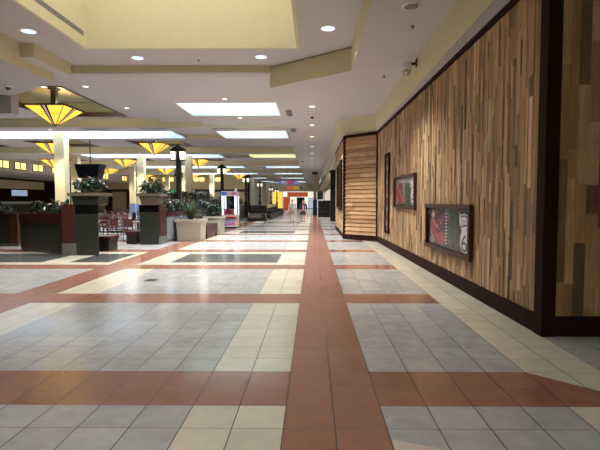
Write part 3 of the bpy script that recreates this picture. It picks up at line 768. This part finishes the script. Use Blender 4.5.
# ------------------------------------------------------------------ planters and half walls on the left
def trough_wall(name, label, a, b, w, h, panel, rail=.17, post=True, back=1):
    """half wall with soil channel from a to b (its visible face), extending w away on the far side"""
    a, b = Vector((*a, 0)), Vector((*b, 0)); d = b - a; L = d.length
    t = thing(name, label, 'planter wall', a, math.atan2(d.y, d.x)); s = back
    y0, y1 = sorted((0, w * s)); f0 = -.02
    obj('panel', MB().box(0, L, y0, y1, .1, h - rail), panel, t)
    obj('base', MB().box(.0, L, y0 + .02, y1 - .02, 0, .1), 'stone', t)
    obj('soil', MB().box(.06, L - .06, y0 + .06, y1 - .06, h - rail, h - .06), 'soil', t)
    rl = MB()
    for q in ((0, L, y0 - .03, y0 + .05), (0, L, y1 - .05, y1 + .03), (0, .06, y0 + .05, y1 - .05), (L - .06, L, y0 + .05, y1 - .05)): rl.box(*q, h - rail, h)
    obj('rail', rl, 'rail', t, .01)
    if post:
        for x in ((L - .28, L + .02),):
            obj('post', MB().box(x[0], x[1], y0 - .05, y0 + .2, .12, h - rail + .0), 'trimred', t, .01)
    return t
# planter A: pedestal with tray + angled arm
def pedestal(name, label, x0, x1, y0, y1, h, postx, zb, post_side, tray):
    t = thing(name, label, 'planter pedestal', ((x0 + x1) / 2, (y0 + y1) / 2, 0)); cx, cy = (x0 + x1) / 2, (y0 + y1) / 2; a, b = (x1 - x0) / 2, (y1 - y0) / 2
    q = .45 if post_side == 'left' else 0
    obj('body', MB().prism([(-a, -b), (a, -b), (a - q, b), (-a, b)], 0, h - .25), 'panel', t, .01)
    obj('cap_band', MB().prism([(-a - .01, -b - .01), (a + .01, -b - .01), (a + .01 - q, b + .01), (-a - .01, b + .01)], h - .25, h), 'blackgloss', t, .01)
    if post_side == 'left':
        obj('corner_post', MB().box(-a - .02, -a + postx, -b - .03, -b + .3, zb, h + .01), 'trimred', t, .01); obj('stone_foot', MB().box(-a - .03, -a + postx + .01, -b - .04, -b + .3, 0, zb), 'stone', t, .01)
    else:
        obj('corner_post', MB().box(a - .04, a + .03, -b - .02, b + .02, zb, h + .01), 'trimred', t, .01); obj('stone_foot', MB().box(a - .04, a + .04, -b - .02, b + .03, 0, zb), 'stone', t, .01)
    w0, w1, ht = tray
    ox = .1 if post_side == 'left' else 0; kk = .94 if post_side == 'left' else .8; dp = .8 if post_side == 'left' else 1
    tb = MB().taper(ox, -.05, w0 * kk, w0 * kk * dp, w0, w0 * dp, h, h + ht - .09); obj('tray', tb, 'panel' if post_side == 'left' else 'tray', t, .01)
    obj('tray_rim', MB().box(ox - w1 / 2, ox + w1 / 2, -.05 - w1 * dp / 2, -.05 + w1 * dp / 2, h + ht - .09, h + ht), 'tray', t, .01)
    obj('soil', MB().box(ox - w1 / 2 + .08, ox + w1 / 2 - .08, -.05 - w1 * dp / 2 + .08, -.05 + w1 * dp / 2 - .08, h + ht, h + ht + .02), 'soil', t)
    return t
pedestal('planter_pedestal', 'dark pedestal with red-brown corner post and taupe tray, closest planter', -7.34, -6.29, 13.55, 14.55, 1.48, .38, .36, 'left', (.82, 1.0, .36))
trough_wall('raised_planter', 'dark angled half wall with red rail joined to the closest pedestal', (-9.42, 14.85), (-7.46, 13.66), .5, 1.22, 'panel', .3, False)
trough_wall('raised_planter', 'dark half wall with brown end post at the left picture edge', (-15.5, 16.3), (-10.42, 16.3), .5, 1.14, 'panel', .12)
bush('bushy_plant', 'bushy dark plant with a red bloom on the closest pedestal tray', (-6.71, 14.0, 1.86), .46, .36, .42, 330, 1, flower='petalred', nf=3)
for i, (u, fl) in enumerate(((.3, 'petal'), (.62, 'petal'), (.92, 'petal'))):
    bush('trough_plant', ['dark plant at the outer end of the angled half wall', 'dark plant with pale pink blooms mid angled half wall', 'dark plant with pink blooms beside the closest pedestal'][i], (-9.42 + 2.06 * u * .95 + .18, 14.85 - 1.25 * u * .95 + .25, 1.15), .36, .2, .42, 150, 10 + i, flower=fl, nf=3)
for i in range(4):
    bush('trough_plant', ['dark plant at the left edge on the far half wall', 'second dark plant from the left edge half wall', 'third dark plant along the left edge half wall', 'dark plant beside the brown post of the left half wall'][i], (-14.6 + i * 1.15, 16.55, 1.08), .5, .2, .36, 130, 20 + i)
pedestal('planter_pedestal', 'dark pedestal with red side panel and taupe tray beside the beige planter', -6.37, -5.62, 17.0, 17.65, 1.45, .3, .3, 'right', (.72, .86, .42))
bush('bushy_plant', 'tall dark bush on the tray of the pedestal beside the beige planter', (-6.0, 17.33, 1.87), .45, .42, .55, 330, 2)
trough_wall('raised_planter', 'slate-blue half wall with dark red rail behind the first beige planter', (-5.57, 17.7), (-5.57, 26.5), .7, 1.18, 'panelblue', .17, False)
wl = ['next to the red-sided pedestal', 'behind the first beige planter', 'beside the first lamp post', 'just past the first lamp post', 'behind the second beige planter', 'near the white arcade machine']
for i in range(6):
    bush('trough_plant', f'leafy planter plant with pale blooms {wl[i]}', (-5.92, 18.4 + i * 1.42, 1.12), .32, .6, .5, 220, 40 + i, flower='petal' if i % 2 == 0 else 'petalwhite', nf=4, leafm='leaf')
# second planter run deeper in
trough_wall('raised_planter', 'long planter wall with pale ledge deeper behind the beige planters', (-8.0, 24), (-8.0, 38), .8, 1.72, 'darkwood', .12, False)
for i in range(9):
    bush('trough_plant', f'green planter plant on the deeper ledge wall, {["nearest", "second", "third", "fourth", "fifth", "sixth", "seventh", "eighth", "farthest"][i]} of nine', (-8.4, 24.7 + i * 1.57, 1.66), .36, .6, .6, 200, 60 + i, flower='petalwhite', nf=2, leafm='leaf')
trough_wall('raised_planter', 'dark planter wall with red rail beyond the white arcade machine', (-6.45, 32.3), (-6.45, 43.5), .7, 1.25, 'panel', .17, False)
for i in range(7):
    bush('trough_plant', f'dark planter plant beyond the arcade machine, {["nearest", "second", "third", "fourth", "fifth", "sixth", "farthest"][i]} of seven', (-6.8, 33.0 + i * 1.6, 1.19), .34, .75, .8, 200, 90 + i, flower='petalwhite', nf=2)
def beige_planter(label, x, y, s=1):
    t = thing('square_planter', label, 'planter', (x, y, 0), 0, 'beige square planters along the walkway')
    obj('pot', MB().taper(0, 0, .92, .92, 1.0, 1.0, 0, .78), 'beige', t, .015)
    rim = MB()
    for q in ((-.55, .55, -.55, -.44), (-.55, .55, .44, .55), (-.55, -.44, -.44, .44), (.44, .55, -.44, .44)): rim.box(*q, .76, .86)
    obj('rim', rim, 'beige', t, .015); obj('soil', MB().box(-.46, .46, -.46, .46, .7, .8), 'soil', t)
beige_planter('beige square planter beside the dark pedestal, holding upright blade leaves', -4.98, 19.0); beige_planter('beige square planter beside the arcade machine, holding pale leafy plants', -4.90, 22.75)
blades('blade_plant', 'upright green blade-leaved plant in the first beige planter', (-5.0, 18.95, .79), 30, .95, 5, .62)
bush('bushy_plant', 'low pale flowers at the back of the first beige planter', (-5.15, 19.3, .79), .3, .15, .5, 60, 71, flower='petal', nf=5)
bush('bushy_plant', 'pale variegated leafy bush in the second beige planter', (-4.92, 22.7, .79), .5, .45, .75, 380, 72, leafm='leaf', flower='petalwhite', nf=8)
t = thing('bench', 'dark red wooden bench between the two beige planters', 'bench', (-4.88, 20.85, 0))
for k in range(4): obj('seat_slat', MB().box(-.36 + k * .19, -.2 + k * .19, -1.1, 1.1, .5, .56), 'trimred', t, .008)
obj('back_rail', MB().box(-.42, -.37, -1.1, 1.1, .62, .92), 'trimred', t, .008)
for sx in (-.38, .28):
    for sy in (-1.0, .92): obj('leg', MB().box(sx, sx + .08, sy, sy + .08, 0, .5 if sx > 0 else .85), 'black', t)
obj('apron', MB().box(.30, .36, -1.1, 1.1, .14, .5), 'trimred', t)
for lab, p in (('dark red padded bench end beside the closest pedestal', (-6.66, 14.95, 0)), ('dark red padded bench end beside the red-sided pedestal', (-6.72, 17.35, 0))):
    t = thing('booth_seat', lab, 'bench', p)
    obj('seat', MB().box(-.24, .2, -.25, .5, .34, .47), 'rail', t, .03); obj('plinth', MB().box(-.2, .14, -.2, .45, 0, .34), 'black', t)

# ------------------------------------------------------------------ lamp posts
def lamp_post(label, x, y, zb, zt):
    t = thing('lamp_post', label, 'lamp post', (x, y, zb), 0, 'black lamp posts beside the walkway'); H = zt - zb
    obj('pole', MB().box(-.1, .1, -.1, .1, .05, H - .25), 'black', t, .012); obj('base', MB().box(-.17, .17, -.17, .17, 0, max(.1, (1.55 - zb))), 'black', t, .015)
    obj('collar', MB().box(-.15, .15, -.15, .15, H * .52, H * .58), 'black', t, .01)
    obj('crown', MB().taper(0, 0, .62, .42, .2, .2, H - .24, H - .1).box(-.05, .05, -.05, .05, H - .1, H).box(-.3, .3, -.025, .025, H - .27, H - .22).box(-.025, .025, -.3, .3, H - .27, H - .22), 'black', t)
    for dx, dy in ((-.2, -.08), (.2, -.08)):
        ln = obj('lantern', MB().taper(dx, dy, .32, .32, .1, .1, H - .34, H - .22), 'black', t)
        obj('glass', MB().taper(dx, dy, .18, .18, .24, .24, H - .70, H - .34), 'lantern', ln)
        fr = MB().box(dx - .12, dx + .12, dy - .12, dy + .12, H - .73, H - .70)
        for i, j in ((-1, -1), (1, -1), (1, 1), (-1, 1)): fr.tube((dx + i * .095, dy + j * .095, H - .70), (dx + i * .125, dy + j * .125, H - .34), .012, n=5)
        obj('cage', fr, 'black', ln)
for (x, y, zb), lab in (((-5.92, 20.55, 1.12), 'black lamp post with glowing lanterns rising from the nearest planter wall'), ((-6.1, 31.3, 0), 'black lamp post with lanterns behind the white arcade machine'), ((-6.4, 44.5, 0), 'black lamp post with lanterns above the first massage chairs'), ((-6.6, 58, 0), 'thin distant lamp post, fourth along the walkway'), ((-7.2, 80, 0), 'tiny far lamp post, fifth along the walkway'), ((-7.2, 93, 0), 'tiny farthest lamp post near the end wall')):
    lamp_post(lab, x, y, zb, 4.1)

# ------------------------------------------------------------------ arcade machine
t = thing('claw_machine', 'white claw arcade machine with rainbow header and pink front', 'arcade machine', (-4.93, 27.75, 0))
obj('plinth', MB().box(-.42, .42, -.45, .45, 0, .08), 'black', t)
cab = obj('cabinet', MB().box(-.44, .44, -.5, .5, .08, .72), 'white', t, .015)
g = MB(); rr = random.Random(3)
def fp(mb, pts, mi, y=-.503): mb.add([(x, y, z) for x, z in pts], [tuple(range(len(pts)))], mi)
fp(g, [(-.40, .12), (.40, .12), (.40, .68), (-.40, .68)], 0); fp(g, [(-.40, .12), (-.1, .12), (-.4, .4)], 1, -.504); fp(g, [(-.4, .68), (.4, .68), (.4, .58), (-.4, .6)], 2, -.504)
fp(g, [(.1, .12), (.4, .12), (.4, .5)], 3, -.504); fp(g, [(-.3, .18), (.32, .22), (.3, .3), (-.32, .26)], 4, -.505)
obj('front_print', g, ['lil', 'bluep', 'redp', 'peach', 'pink'], cab)
sq = MB()
pts = [(-.28, .42), (-.25, .52), (-.2, .42), (-.15, .36), (-.1, .5), (-.06, .38), (0, .38), (.02, .54), (.06, .36), (.12, .46), (.16, .37), (.22, .5), (.27, .38), (.31, .45)]
for a, b in zip(pts, pts[1:]): sq.tube((a[0], -.506, a[1]), (b[0], -.506, b[1]), .014, n=5)
obj('script_mark', sq, 'white', cab)
sd = MB(); sd.add([(.443, -.46, .12), (.443, .46, .12), (.443, .46, .68), (.443, -.46, .68)], [(0, 1, 2, 3)]); obj('side_print', sd, 'peach', cab)
cpn = obj('control_panel', MB().box(-.46, .46, -.64, -.5, .68, .8), 'peach', t, .02)
obj('joystick', MB().tube((-.1, -.6, .8), (-.1, -.6, .9), .012).ball((-.1, -.6, .92), .03), 'black', cpn); obj('button', MB().lathe([(.03, .8), (.03, .82), (.02, .825)], 12, (.12, -.6, 0)), 'white', cpn)
for x in (-.44, .32):
    for y in (-.48, .42): obj('corner_post', MB().box(x, x + .12, y, y + .06, .72, 1.9), 'led', t)  # posts are no lamps, their glow is added
obj('back_panel', MB().box(-.36, .36, .44, .47, .72, 1.9), 'tv', t)
obj('deck', MB().box(-.44, .44, -.5, .5, .72, .78), 'white', t)
obj('glass', MB().box(-.36, .36, -.465, -.46, .78, 1.9).box(.392, .397, -.42, .42, .78, 1.9), 'glass', t)
hd = obj('header', MB().box(-.45, .45, -.52, .5, 1.9, 2.17), 'white', t, .015)
g = MB()
for i, mi in enumerate((0, 0, 1, 2, 3, 3)):
    x = -.42 + i * .14; fp(g, [(x, 1.94), (x + .14, 1.94), (x + .14 + (.05 if i < 5 else 0), 2.13), (x + (.05 if i else 0), 2.13)], mi, -.524)
obj('header_print', g, ['bluep', 'lil', 'peach', 'pink'], hd)
cw = obj('claw', MB().tube((0, 0, 1.9), (0, 0, 1.6), .015).lathe([(.05, 1.6), (.06, 1.55), (.02, 1.5)], 10), 'ventgray', t)
for i in range(3):
    a = i * 2 * PI / 3; c = MB().tube((.03 * math.cos(a), .03 * math.sin(a), 1.53), (.11 * math.cos(a), .11 * math.sin(a), 1.44), .01).tube((.11 * math.cos(a), .11 * math.sin(a), 1.44), (.03 * math.cos(a), .03 * math.sin(a), 1.36), .01)
    obj('prong', c, 'ventgray', cw)
obj('beacon', MB().ball((.40, -.40, 2.25), .09), 'white', t)
for i in range(9):
    c = (rr.uniform(-.28, .28), rr.uniform(-.3, .3), .9); b = MB().ball((0, 0, 0), .11, nu=10, nv=7).ball((0, 0, .14), .08, nu=10, nv=7).ball((-.06, 0, .21), .03, nu=8, nv=5).ball((.06, 0, .21), .03, nu=8, nv=5)
    x, y = -.26 + (i % 3) * .26, -.28 + (i // 3) * .26
    tag(obj('plush_toy', b, ['pink', 'redp', 'peach', 'posterdark', 'lil'][i % 5], loc=(-4.93 + x, 27.75 + y, .89)), ['pink', 'red', 'peach', 'dark', 'lilac'][i % 5] + ' plush prize in the claw machine, ' + ['left', 'middle', 'right'][i % 3] + ' of the ' + ['front', 'centre', 'back'][i // 3] + ' row', 'toy', 'plush prizes in the claw machine')

# ------------------------------------------------------------------ massage chairs and low display
t = thing('display_stand', 'low black display base with pale front panel ahead of massage chairs', 'display stand', (-4.5, 37.0, 0))
obj('base', MB().box(-.65, .85, -.5, .7, 0, .22), 'black', t, .03); obj('body', MB().taper(.1, .1, 1.4, 1.1, 1.2, .9, .22, .62), 'black', t, .04); obj('front_panel', MB().add([(-.5, -.47, .24), (.45, -.47, .24), (.42, -.40, .6), (-.48, -.40, .6)], [(0, 1, 2, 3)]), 'tray', t); obj('back', MB().box(-.6, .8, .35, .6, .6, 1.25), 'black', t, .05)
def massage_chair():
    t = thing('massage_chair', 'black massage chair', 'massage chair')
    obj('base', MB().box(-.35, .35, -.45, .45, 0, .2), 'black', t, .02); obj('seat', MB().box(-.27, .27, -.5, .3, .2, .48), 'leather', t, .06)
    for s in (-1, 1): obj('armrest', MB().box(s * .37 - .1, s * .37 + .1, -.45, .35, .2, .68), 'leather', t, .07)
    bk = MB(); vs = [(x, y, z) for z, y0, y1 in ((.42, .22, .45), (1.18, .5, .72)) for x, y in ((-.32, y0), (.32, y0), (.32, y1), (-.32, y1))]
    bk.add(vs, [(3, 2, 1, 0), (4, 5, 6, 7), (0, 1, 5, 4), (1, 2, 6, 5), (2, 3, 7, 6), (3, 0, 4, 7)]); obj('backrest', bk, 'leather', t, .06)
    obj('headrest', MB().box(-.27, .27, .34, .56, .93, 1.24), 'headrest', t, .05); obj('footrest', MB().box(-.25, .25, -.75, -.5, .12, .42), 'leather', t, .05)
    return t
m0 = massage_chair()
for i in range(8):
    lab = f'black massage chair with tan headrest, {["nearest", "second", "third", "fourth", "fifth", "sixth", "seventh", "farthest"][i]} in the row'
    loc = (-4.15, 40.0 + i * 2.2, 0)
    if i == 0: m0.location = loc; m0.rotation_euler.z = PI / 2 - .5; m0['label'] = lab; m0['group'] = 'row of massage chairs'
    else: dup(m0, loc, PI / 2 - .5, lab, 'row of massage chairs')

# ------------------------------------------------------------------ food court tables and chairs
def chair():
    t = thing('cafe_chair', 'chair', 'chair')
    obj('seat', MB().box(-.21, .21, -.21, .21, .43, .47), 'chairwood', t, .015)
    bm = MB(); vs = [(x, y, z) for z, y in ((.58, .21), (.9, .26)) for x, y in ((-.2, y), (.2, y), (.2, y + .025), (-.2, y + .025))]
    bm.add(vs, [(3, 2, 1, 0), (4, 5, 6, 7), (0, 1, 5, 4), (1, 2, 6, 5), (2, 3, 7, 6), (3, 0, 4, 7)]); obj('backrest', bm, 'chairwood', t, .01)
    for s in (-1, 1):
        obj('leg', MB().tube((s * .2, -.22, 0), (s * .18, -.18, .44), .014, n=6), 'black', t); obj('leg', MB().tube((s * .2, .26, 0), (s * .19, .2, .5), .014, n=6).tube((s * .19, .2, .5), (s * .19, .27, .92), .014, n=6), 'black', t)
    obj('stretcher', MB().tube((-.19, -.2, .25), (.19, -.2, .25), .01, n=6), 'black', t)
    return t
def table():
    t = thing('cafe_table', 'table', 'table'); obj('tabletop', MB().box(-.42, .42, -.42, .42, .72, .755), 'tabletop', t, .01); obj('pedestal', MB().tube((0, 0, .05), (0, 0, .72), .04, n=8), 'black', t); obj('base', MB().box(-.3, .3, -.035, .035, 0, .05).box(-.035, .035, -.3, -.035, 0, .05).box(-.035, .035, .035, .3, 0, .05), 'black', t)
    return t
c0, t0 = chair(), table(); nc = nt = 0
tabs = [(-7.15, 18.9), (-9.6, 20.3), (-10.2, 24.0), (-12.9, 25.2), (-10.2, 28.8), (-13.4, 29.4), (-11.6, 33.2), (-14.8, 33.6), (-12.6, 38.2), (-16.4, 38.6), (-19.5, 34.5), (-17.6, 28.6)]
for i, (x, y) in enumerate(tabs):
    lab = ['dark cafe table nearest the red-sided pedestal', 'dark cafe table second behind the red-sided pedestal'][i] if i < 2 else 'dark cafe table further back in the food court'
    if nt == 0: t0.location = (x, y, 0); t0['label'] = lab; t0['group'] = 'food court tables'
    else: dup(t0, (x, y, 0), rnd.uniform(-.15, .15), lab, 'food court tables')
    nt += 1
    for j, (dx, dy, a) in enumerate(((0, .68, 0), (0, -.68, PI), (.68, 0, -PI / 2), (-.68, 0, PI / 2))):
        if i > 5 and j == 1: continue
        if i == 0 and j == 3: dx = -.75
        lab = (['reddish wooden chair on the far side of the nearest cafe table', 'black-legged reddish chair turned to us at the nearest cafe table', 'reddish wooden chair between the nearest table and planter wall', 'reddish wooden chair on the food court side of nearest table'][j] if i == 0 else 'reddish wooden chair with black legs among the deeper food court tables')
        loc = (x + dx, y + dy, 0); rz = a + rnd.uniform(-.3, .3)
        if nc == 0: c0.location = loc; c0.rotation_euler.z = rz; c0['label'] = lab; c0['group'] = 'food court chairs'
        else: dup(c0, loc, rz, lab, 'food court chairs')
        nc += 1
# shopfront bits
p = at_x(20.5, 193, -33.85)
t = thing('menu_board', 'pale bluish menu board on the dark food court shopfront', 'menu board', (-33.945, p.y, p.z), PI / 2)
obj('case', MB().box(-1.5, 1.5, 0, .05, -.38, .38), 'black', t); sc_ = obj('lit_face', MB().box(-1.42, 1.42, -.02, 0, -.32, .32), 'menu', t)
g = MB()
for i in range(6):
    for j in range(5): g.box(-1.3 + i * .46, -.95 + i * .46, -.024, -.02, -.26 + j * .11, -.22 + j * .11)
obj('printing', g, 'panelblue', sc_)
p = at_x(12, 200.5, -31.5)
t = thing('service_counter', 'pale food counter below the menu board', 'counter', (-31.5, p.y, 0))
obj('front', MB().box(-.4, .4, -2.4, 2.4, 0, 1.3), 'panel', t); obj('top', MB().box(-.5, .5, -2.5, 2.5, 1.3, 1.55), 'counter', t)
p = at_y(174.5, 191, 65.6)
t = thing('wall_sign', 'small bright green sign on the far food court wall', 'sign', (p.x, 65.86, p.z)); obj('case', MB().box(-.62, .62, -.06, 0, -.24, .24), 'black', t); obj('face', MB().box(-.58, .58, -.08, -.06, -.2, .2), 'green', t)
p = at_y(192.5, 192, 65.6)
t = thing('wall_notice', 'small white notice panel right of the green sign', 'sign', (p.x, 65.86, p.z)); obj('backing', MB().box(-.3, .3, -.05, 0, -.35, .35), 'black', t); obj('face', MB().box(-.26, .26, -.06, -.05, -.3, .3), 'white', t)

# ------------------------------------------------------------------ far end of the mall
se = MB().box(-8.8, 2.2, 99.9, 100, .1, 3.6); struct('window_4', se, 'entrance')
def sh(name, lab, x0, x1, z0, z1, m, cat='sign'):
    t = thing(name, lab, cat, ((x0 + x1) / 2, 99.8, (z0 + z1) / 2)); w, h = (x1 - x0) / 2, (z1 - z0) / 2
    obj('case', MB().box(-w - .08, w + .08, -.1, .08, -h - .08, h + .08), 'black', t); obj('lit_face', MB().box(-w, w, -.14, -.1, -h, h), m, t)
sh('shop_sign', 'orange-red shop sign band on the far end wall', -5.4, -1.2, 2.6, 3.4, 'orange'); sh('shop_display', 'tall yellow lit shop display left on the far end wall', -8.6, -6.6, .08, 3.6, 'yellow', 'shop display')
sh('shop_display', 'deep red shop display beside the yellow one on the end wall', -6.3, -5.0, .08, 2.4, 'orange', 'shop display'); sh('shop_display', 'dark shop display in the middle of the end wall', -3.4, -1.9, .08, 2.3, 'tv', 'shop display'); sh('shop_display', 'pale lit shop display right on the far end wall', -.9, 1.2, .08, 2.2, 'menu', 'shop display')
# coloured hanging ring signs over the walkway
def ring_sign(lab, p, rx, mats):
    t = thing('hanging_sign', lab, 'hanging sign', p)
    for i in range(8):
        a = 2 * PI * i / 8; b = a + 2 * PI / 8; m = MB()
        vs = [(rx * math.cos(q), rx * .7 * math.sin(q), z) for z in (0, .34) for q in (a, b)] + [(rx * .93 * math.cos(q), rx * .65 * math.sin(q), z) for z in (0, .34) for q in (a, b)]
        m.add(vs, [(0, 1, 3, 2), (4, 6, 7, 5), (0, 2, 6, 4), (1, 5, 7, 3), (2, 3, 7, 6), (0, 4, 5, 1)]); obj('panel', m, mats[i % len(mats)], t)
    w = MB()
    for i in range(4): w.tube((rx * .95 * math.cos(PI / 4 + i * PI / 2), rx * .66 * math.sin(PI / 4 + i * PI / 2), .34), (0, 0, 1.0), .012, n=5)
    w.tube((0, 0, 1.0), (0, 0, max(1.1, 5.0 - p[2])), .015, n=5); obj('hanger', w, 'black', t)
ring_sign('round hanging sign with red and orange panels above the walkers', at_y(293.5, 189.5, 52), .95, ['redp', 'orange', 'yel', 'postergreen'])
ring_sign('round hanging sign with pink and blue panels nearer the camera', at_y(288, 184, 47), .9, ['pink', 'bluep', 'lil'])
# right-hand kiosk and sign past the bay
t = thing('display_shelf', 'dark display shelf unit beside the distant olive column', 'shelf unit', (1.12, 46.5, 0))
obj('carcass', MB().box(-.6, -.55, -.3, .3, 0, 1.65).box(.55, .6, -.3, .3, 0, 1.65).box(-.55, .55, .26, .3, 0, 1.65), 'black', t)
for z in (.1, .5, .9, 1.3, 1.61): obj('shelf', MB().box(-.55, .55, -.28, .26, z, z + .04), 'panel', t)
t = thing('post_sign', 'small black sign box on a thin post by the display shelf', 'sign', (.72, 47.3, 0)); obj('post', MB().tube((0, 0, 0), (0, 0, 1.75), .03), 'black', t); obj('sign_box', MB().box(-.3, .3, -.1, .1, 1.75, 2.6), 'black', t)

p = at_z(151.5, 280.2, 0)
t = thing('floor_outlet', 'small dark floor outlet plate set in the pale gray tiles', 'floor outlet', (p.x, p.y, .0))
obj('plate', MB().box(-.12, .12, -.12, .12, .0005, .008), 'ventgray', t); obj('lid', MB().box(-.09, .09, -.09, .09, .008, .012), 'black', t)
# ------------------------------------------------------------------ people
def skin_mesh(name, V, Eg, R, m, parent, sub=2):
    me = bpy.data.meshes.new(name); me.from_pydata(V, Eg, []); o = bpy.data.objects.new(name, me); COL.objects.link(o); o.parent = parent
    me.materials.append(M[m]); s = o.modifiers.new('skin', 'SKIN'); s.use_smooth_shade = True
    for i, rr_ in enumerate(R):
        q = me.skin_vertices[0].data[i]; q.radius = rr_ if isinstance(rr_, tuple) else (rr_, rr_)
    me.skin_vertices[0].data[0].use_root = True
    sb = o.modifiers.new('sub', 'SUBSURF'); sb.levels = sb.render_levels = sub
    return o
def person(label, loc, rz, h, woman, top, bottom, hair, inner=None, step=.16):
    t = thing('person', label, 'person', loc, rz); k = h / 1.75; w = 1.08 if woman else 1.12
    P = lambda x, y, z: (x * k * w, y * k, z * k)
    V = [P(0, 0, .95), P(0, .0, 1.12), P(0, .01, 1.3), P(0, .01, 1.42), P(0, 0, 1.5), P(0, -.01, 1.56), P(0, -.02, 1.65), P(0, -.015, 1.72)]
    Eg = [(0, 1), (1, 2), (2, 3), (3, 4), (4, 5), (5, 6), (6, 7)]; R = [(.155, .11), (.135, .1), (.165, .11), (.13, .085), (.055, .055), (.06, .065), (.078, .095), (.06, .07)]
    for s in (-1, 1):
        st = step * s; n = len(V)
        V += [P(s * .1, 0, .88), P(s * .105, -st * .45, .5), P(s * .105, -st + (.06 if st < 0 else 0), .09), P(s * .11, -st - .13, .035)]
        Eg += [(0, n), (n, n + 1), (n + 1, n + 2), (n + 2, n + 3)]; R += [.088, .058, .042, .036]
        n = len(V); V += [P(s * .19, .01, 1.41), P(s * .24, .03 + st * .35, 1.14), P(s * .25, -.03 + st * .9, .92)]
        Eg += [(3, n), (n, n + 1), (n + 1, n + 2)]; R += [.052, .042, .03]
        hb = V[-1]; hn = len(V)
        V.append((hb[0], hb[1] - .015, hb[2] - .07 * k)); Eg.append((hn - 1, hn)); R.append((.018, .034))
        for f_ in range(5):                                # four fingers and a thumb
            m_ = len(V)
            if f_ < 4:
                yy = hb[1] - .045 + f_ * .021; L_ = (.075, .088, .082, .062)[f_] * k
                V += [(hb[0], yy, hb[2] - .09 * k), (hb[0] - s * .014, yy, hb[2] - .09 * k - L_)]; Eg += [(hn, m_), (m_, m_ + 1)]; R += [.009, .007]
            else:
                V += [(hb[0] - s * .012, hb[1] - .045, hb[2] - .035 * k), (hb[0] - s * .03, hb[1] - .06, hb[2] - .085 * k)]; Eg += [(hn, m_), (m_, m_ + 1)]; R += [.010, .008]
    body = skin_mesh('body', V, Eg, R, 'skin', t)
    # shirt / jacket
    SV = [P(0, 0, .90), P(0, 0, 1.12), P(0, .01, 1.3), P(0, .01, 1.43)]; SE = [(0, 1), (1, 2), (2, 3)]; SR = [(.185, .14), (.165, .125), (.19, .135), (.14, .1)]
    for s in (-1, 1):
        st = step * s; n = len(SV); SV += [P(s * .2, .01, 1.41), P(s * .235, .025 + st * .3, 1.17)]; SE += [(3, n), (n, n + 1)]; SR += [.072, .066]
        if woman: n = len(SV); SV.append(P(s * .25, -.02 + st * .8, .97)); SE.append((n - 1, n)); SR.append(.05)
    sh_ = skin_mesh('jacket' if woman else 'shirt', SV, SE, SR, top, t)
    if inner:
        obj('top_front', MB().ball((0, -.105 * k, 1.18 * k), .085, .035, .2), inner, t)
    BV = [P(0, 0, .98), P(0, 0, .9)]; BE = [(0, 1)]; BR = [(.165, .125), (.17, .13)]
    for s in (-1, 1):
        st = step * s; n = len(BV); BV += [P(s * .1, 0, .84), P(s * .108, -st * .38, .56)]; BE += [(1, n), (n, n + 1)]; BR += [.108, .1]
    skin_mesh('shorts', BV, BE, BR, bottom, t)
    hm = MB().ball((0, .02 * k, 1.685 * k), .098 * k, .108 * k, .1 * k)
    if woman: hm.ball((0, .07 * k, 1.57 * k), .1 * k, .06 * k, .17 * k)
    obj('hair', hm, hair, t)
    fc = MB()
    for s in (-1, 1): fc.ball((s * .03 * k, -.108 * k, 1.645 * k), .011, .006, .007, 0, 8, 5)
    obj('eyes', fc, 'eye', t); obj('nose', MB().taper(0, -.115 * k, .03, .03, .014, .012, 1.60 * k, 1.64 * k), 'skin', t); obj('mouth', MB().ball((0, -.105 * k, 1.575 * k), .022, .008, .006, 0, 8, 5), 'lip', t)
    er = MB()
    for s in (-1, 1): er.ball((s * .088 * k, 0, 1.63 * k), .014, .02, .03, 0, 8, 5)
    obj('ears', er, 'skin', t)
    for s in (-1, 1):
        st = step * s; q = P(s * .108, -st - .05 + (.04 if st < 0 else 0), 0)
        obj('shoe', MB().ball((q[0], q[1], .045), .048, .135, .05), 'shoe', t)
person('man in a pale gray shirt and khaki shorts walking in the mall', (-1.60, 36.0, 0), .05, 1.70, False, 'shirtgray', 'khaki', 'hairgray')
person('woman in a navy jacket over a pink top walking beside the man', (-.74, 35.5, 0), -.05, 1.66, True, 'navy', 'navy', 'hairbrown', 'pinktop')

# ------------------------------------------------------------------ daylight
w = bpy.data.worlds.new('world'); SC.world = w; w.use_nodes = True
w.node_tree.nodes['Background'].inputs[0].default_value = (.75, .85, 1, 1); w.node_tree.nodes['Background'].inputs[1].default_value = .15
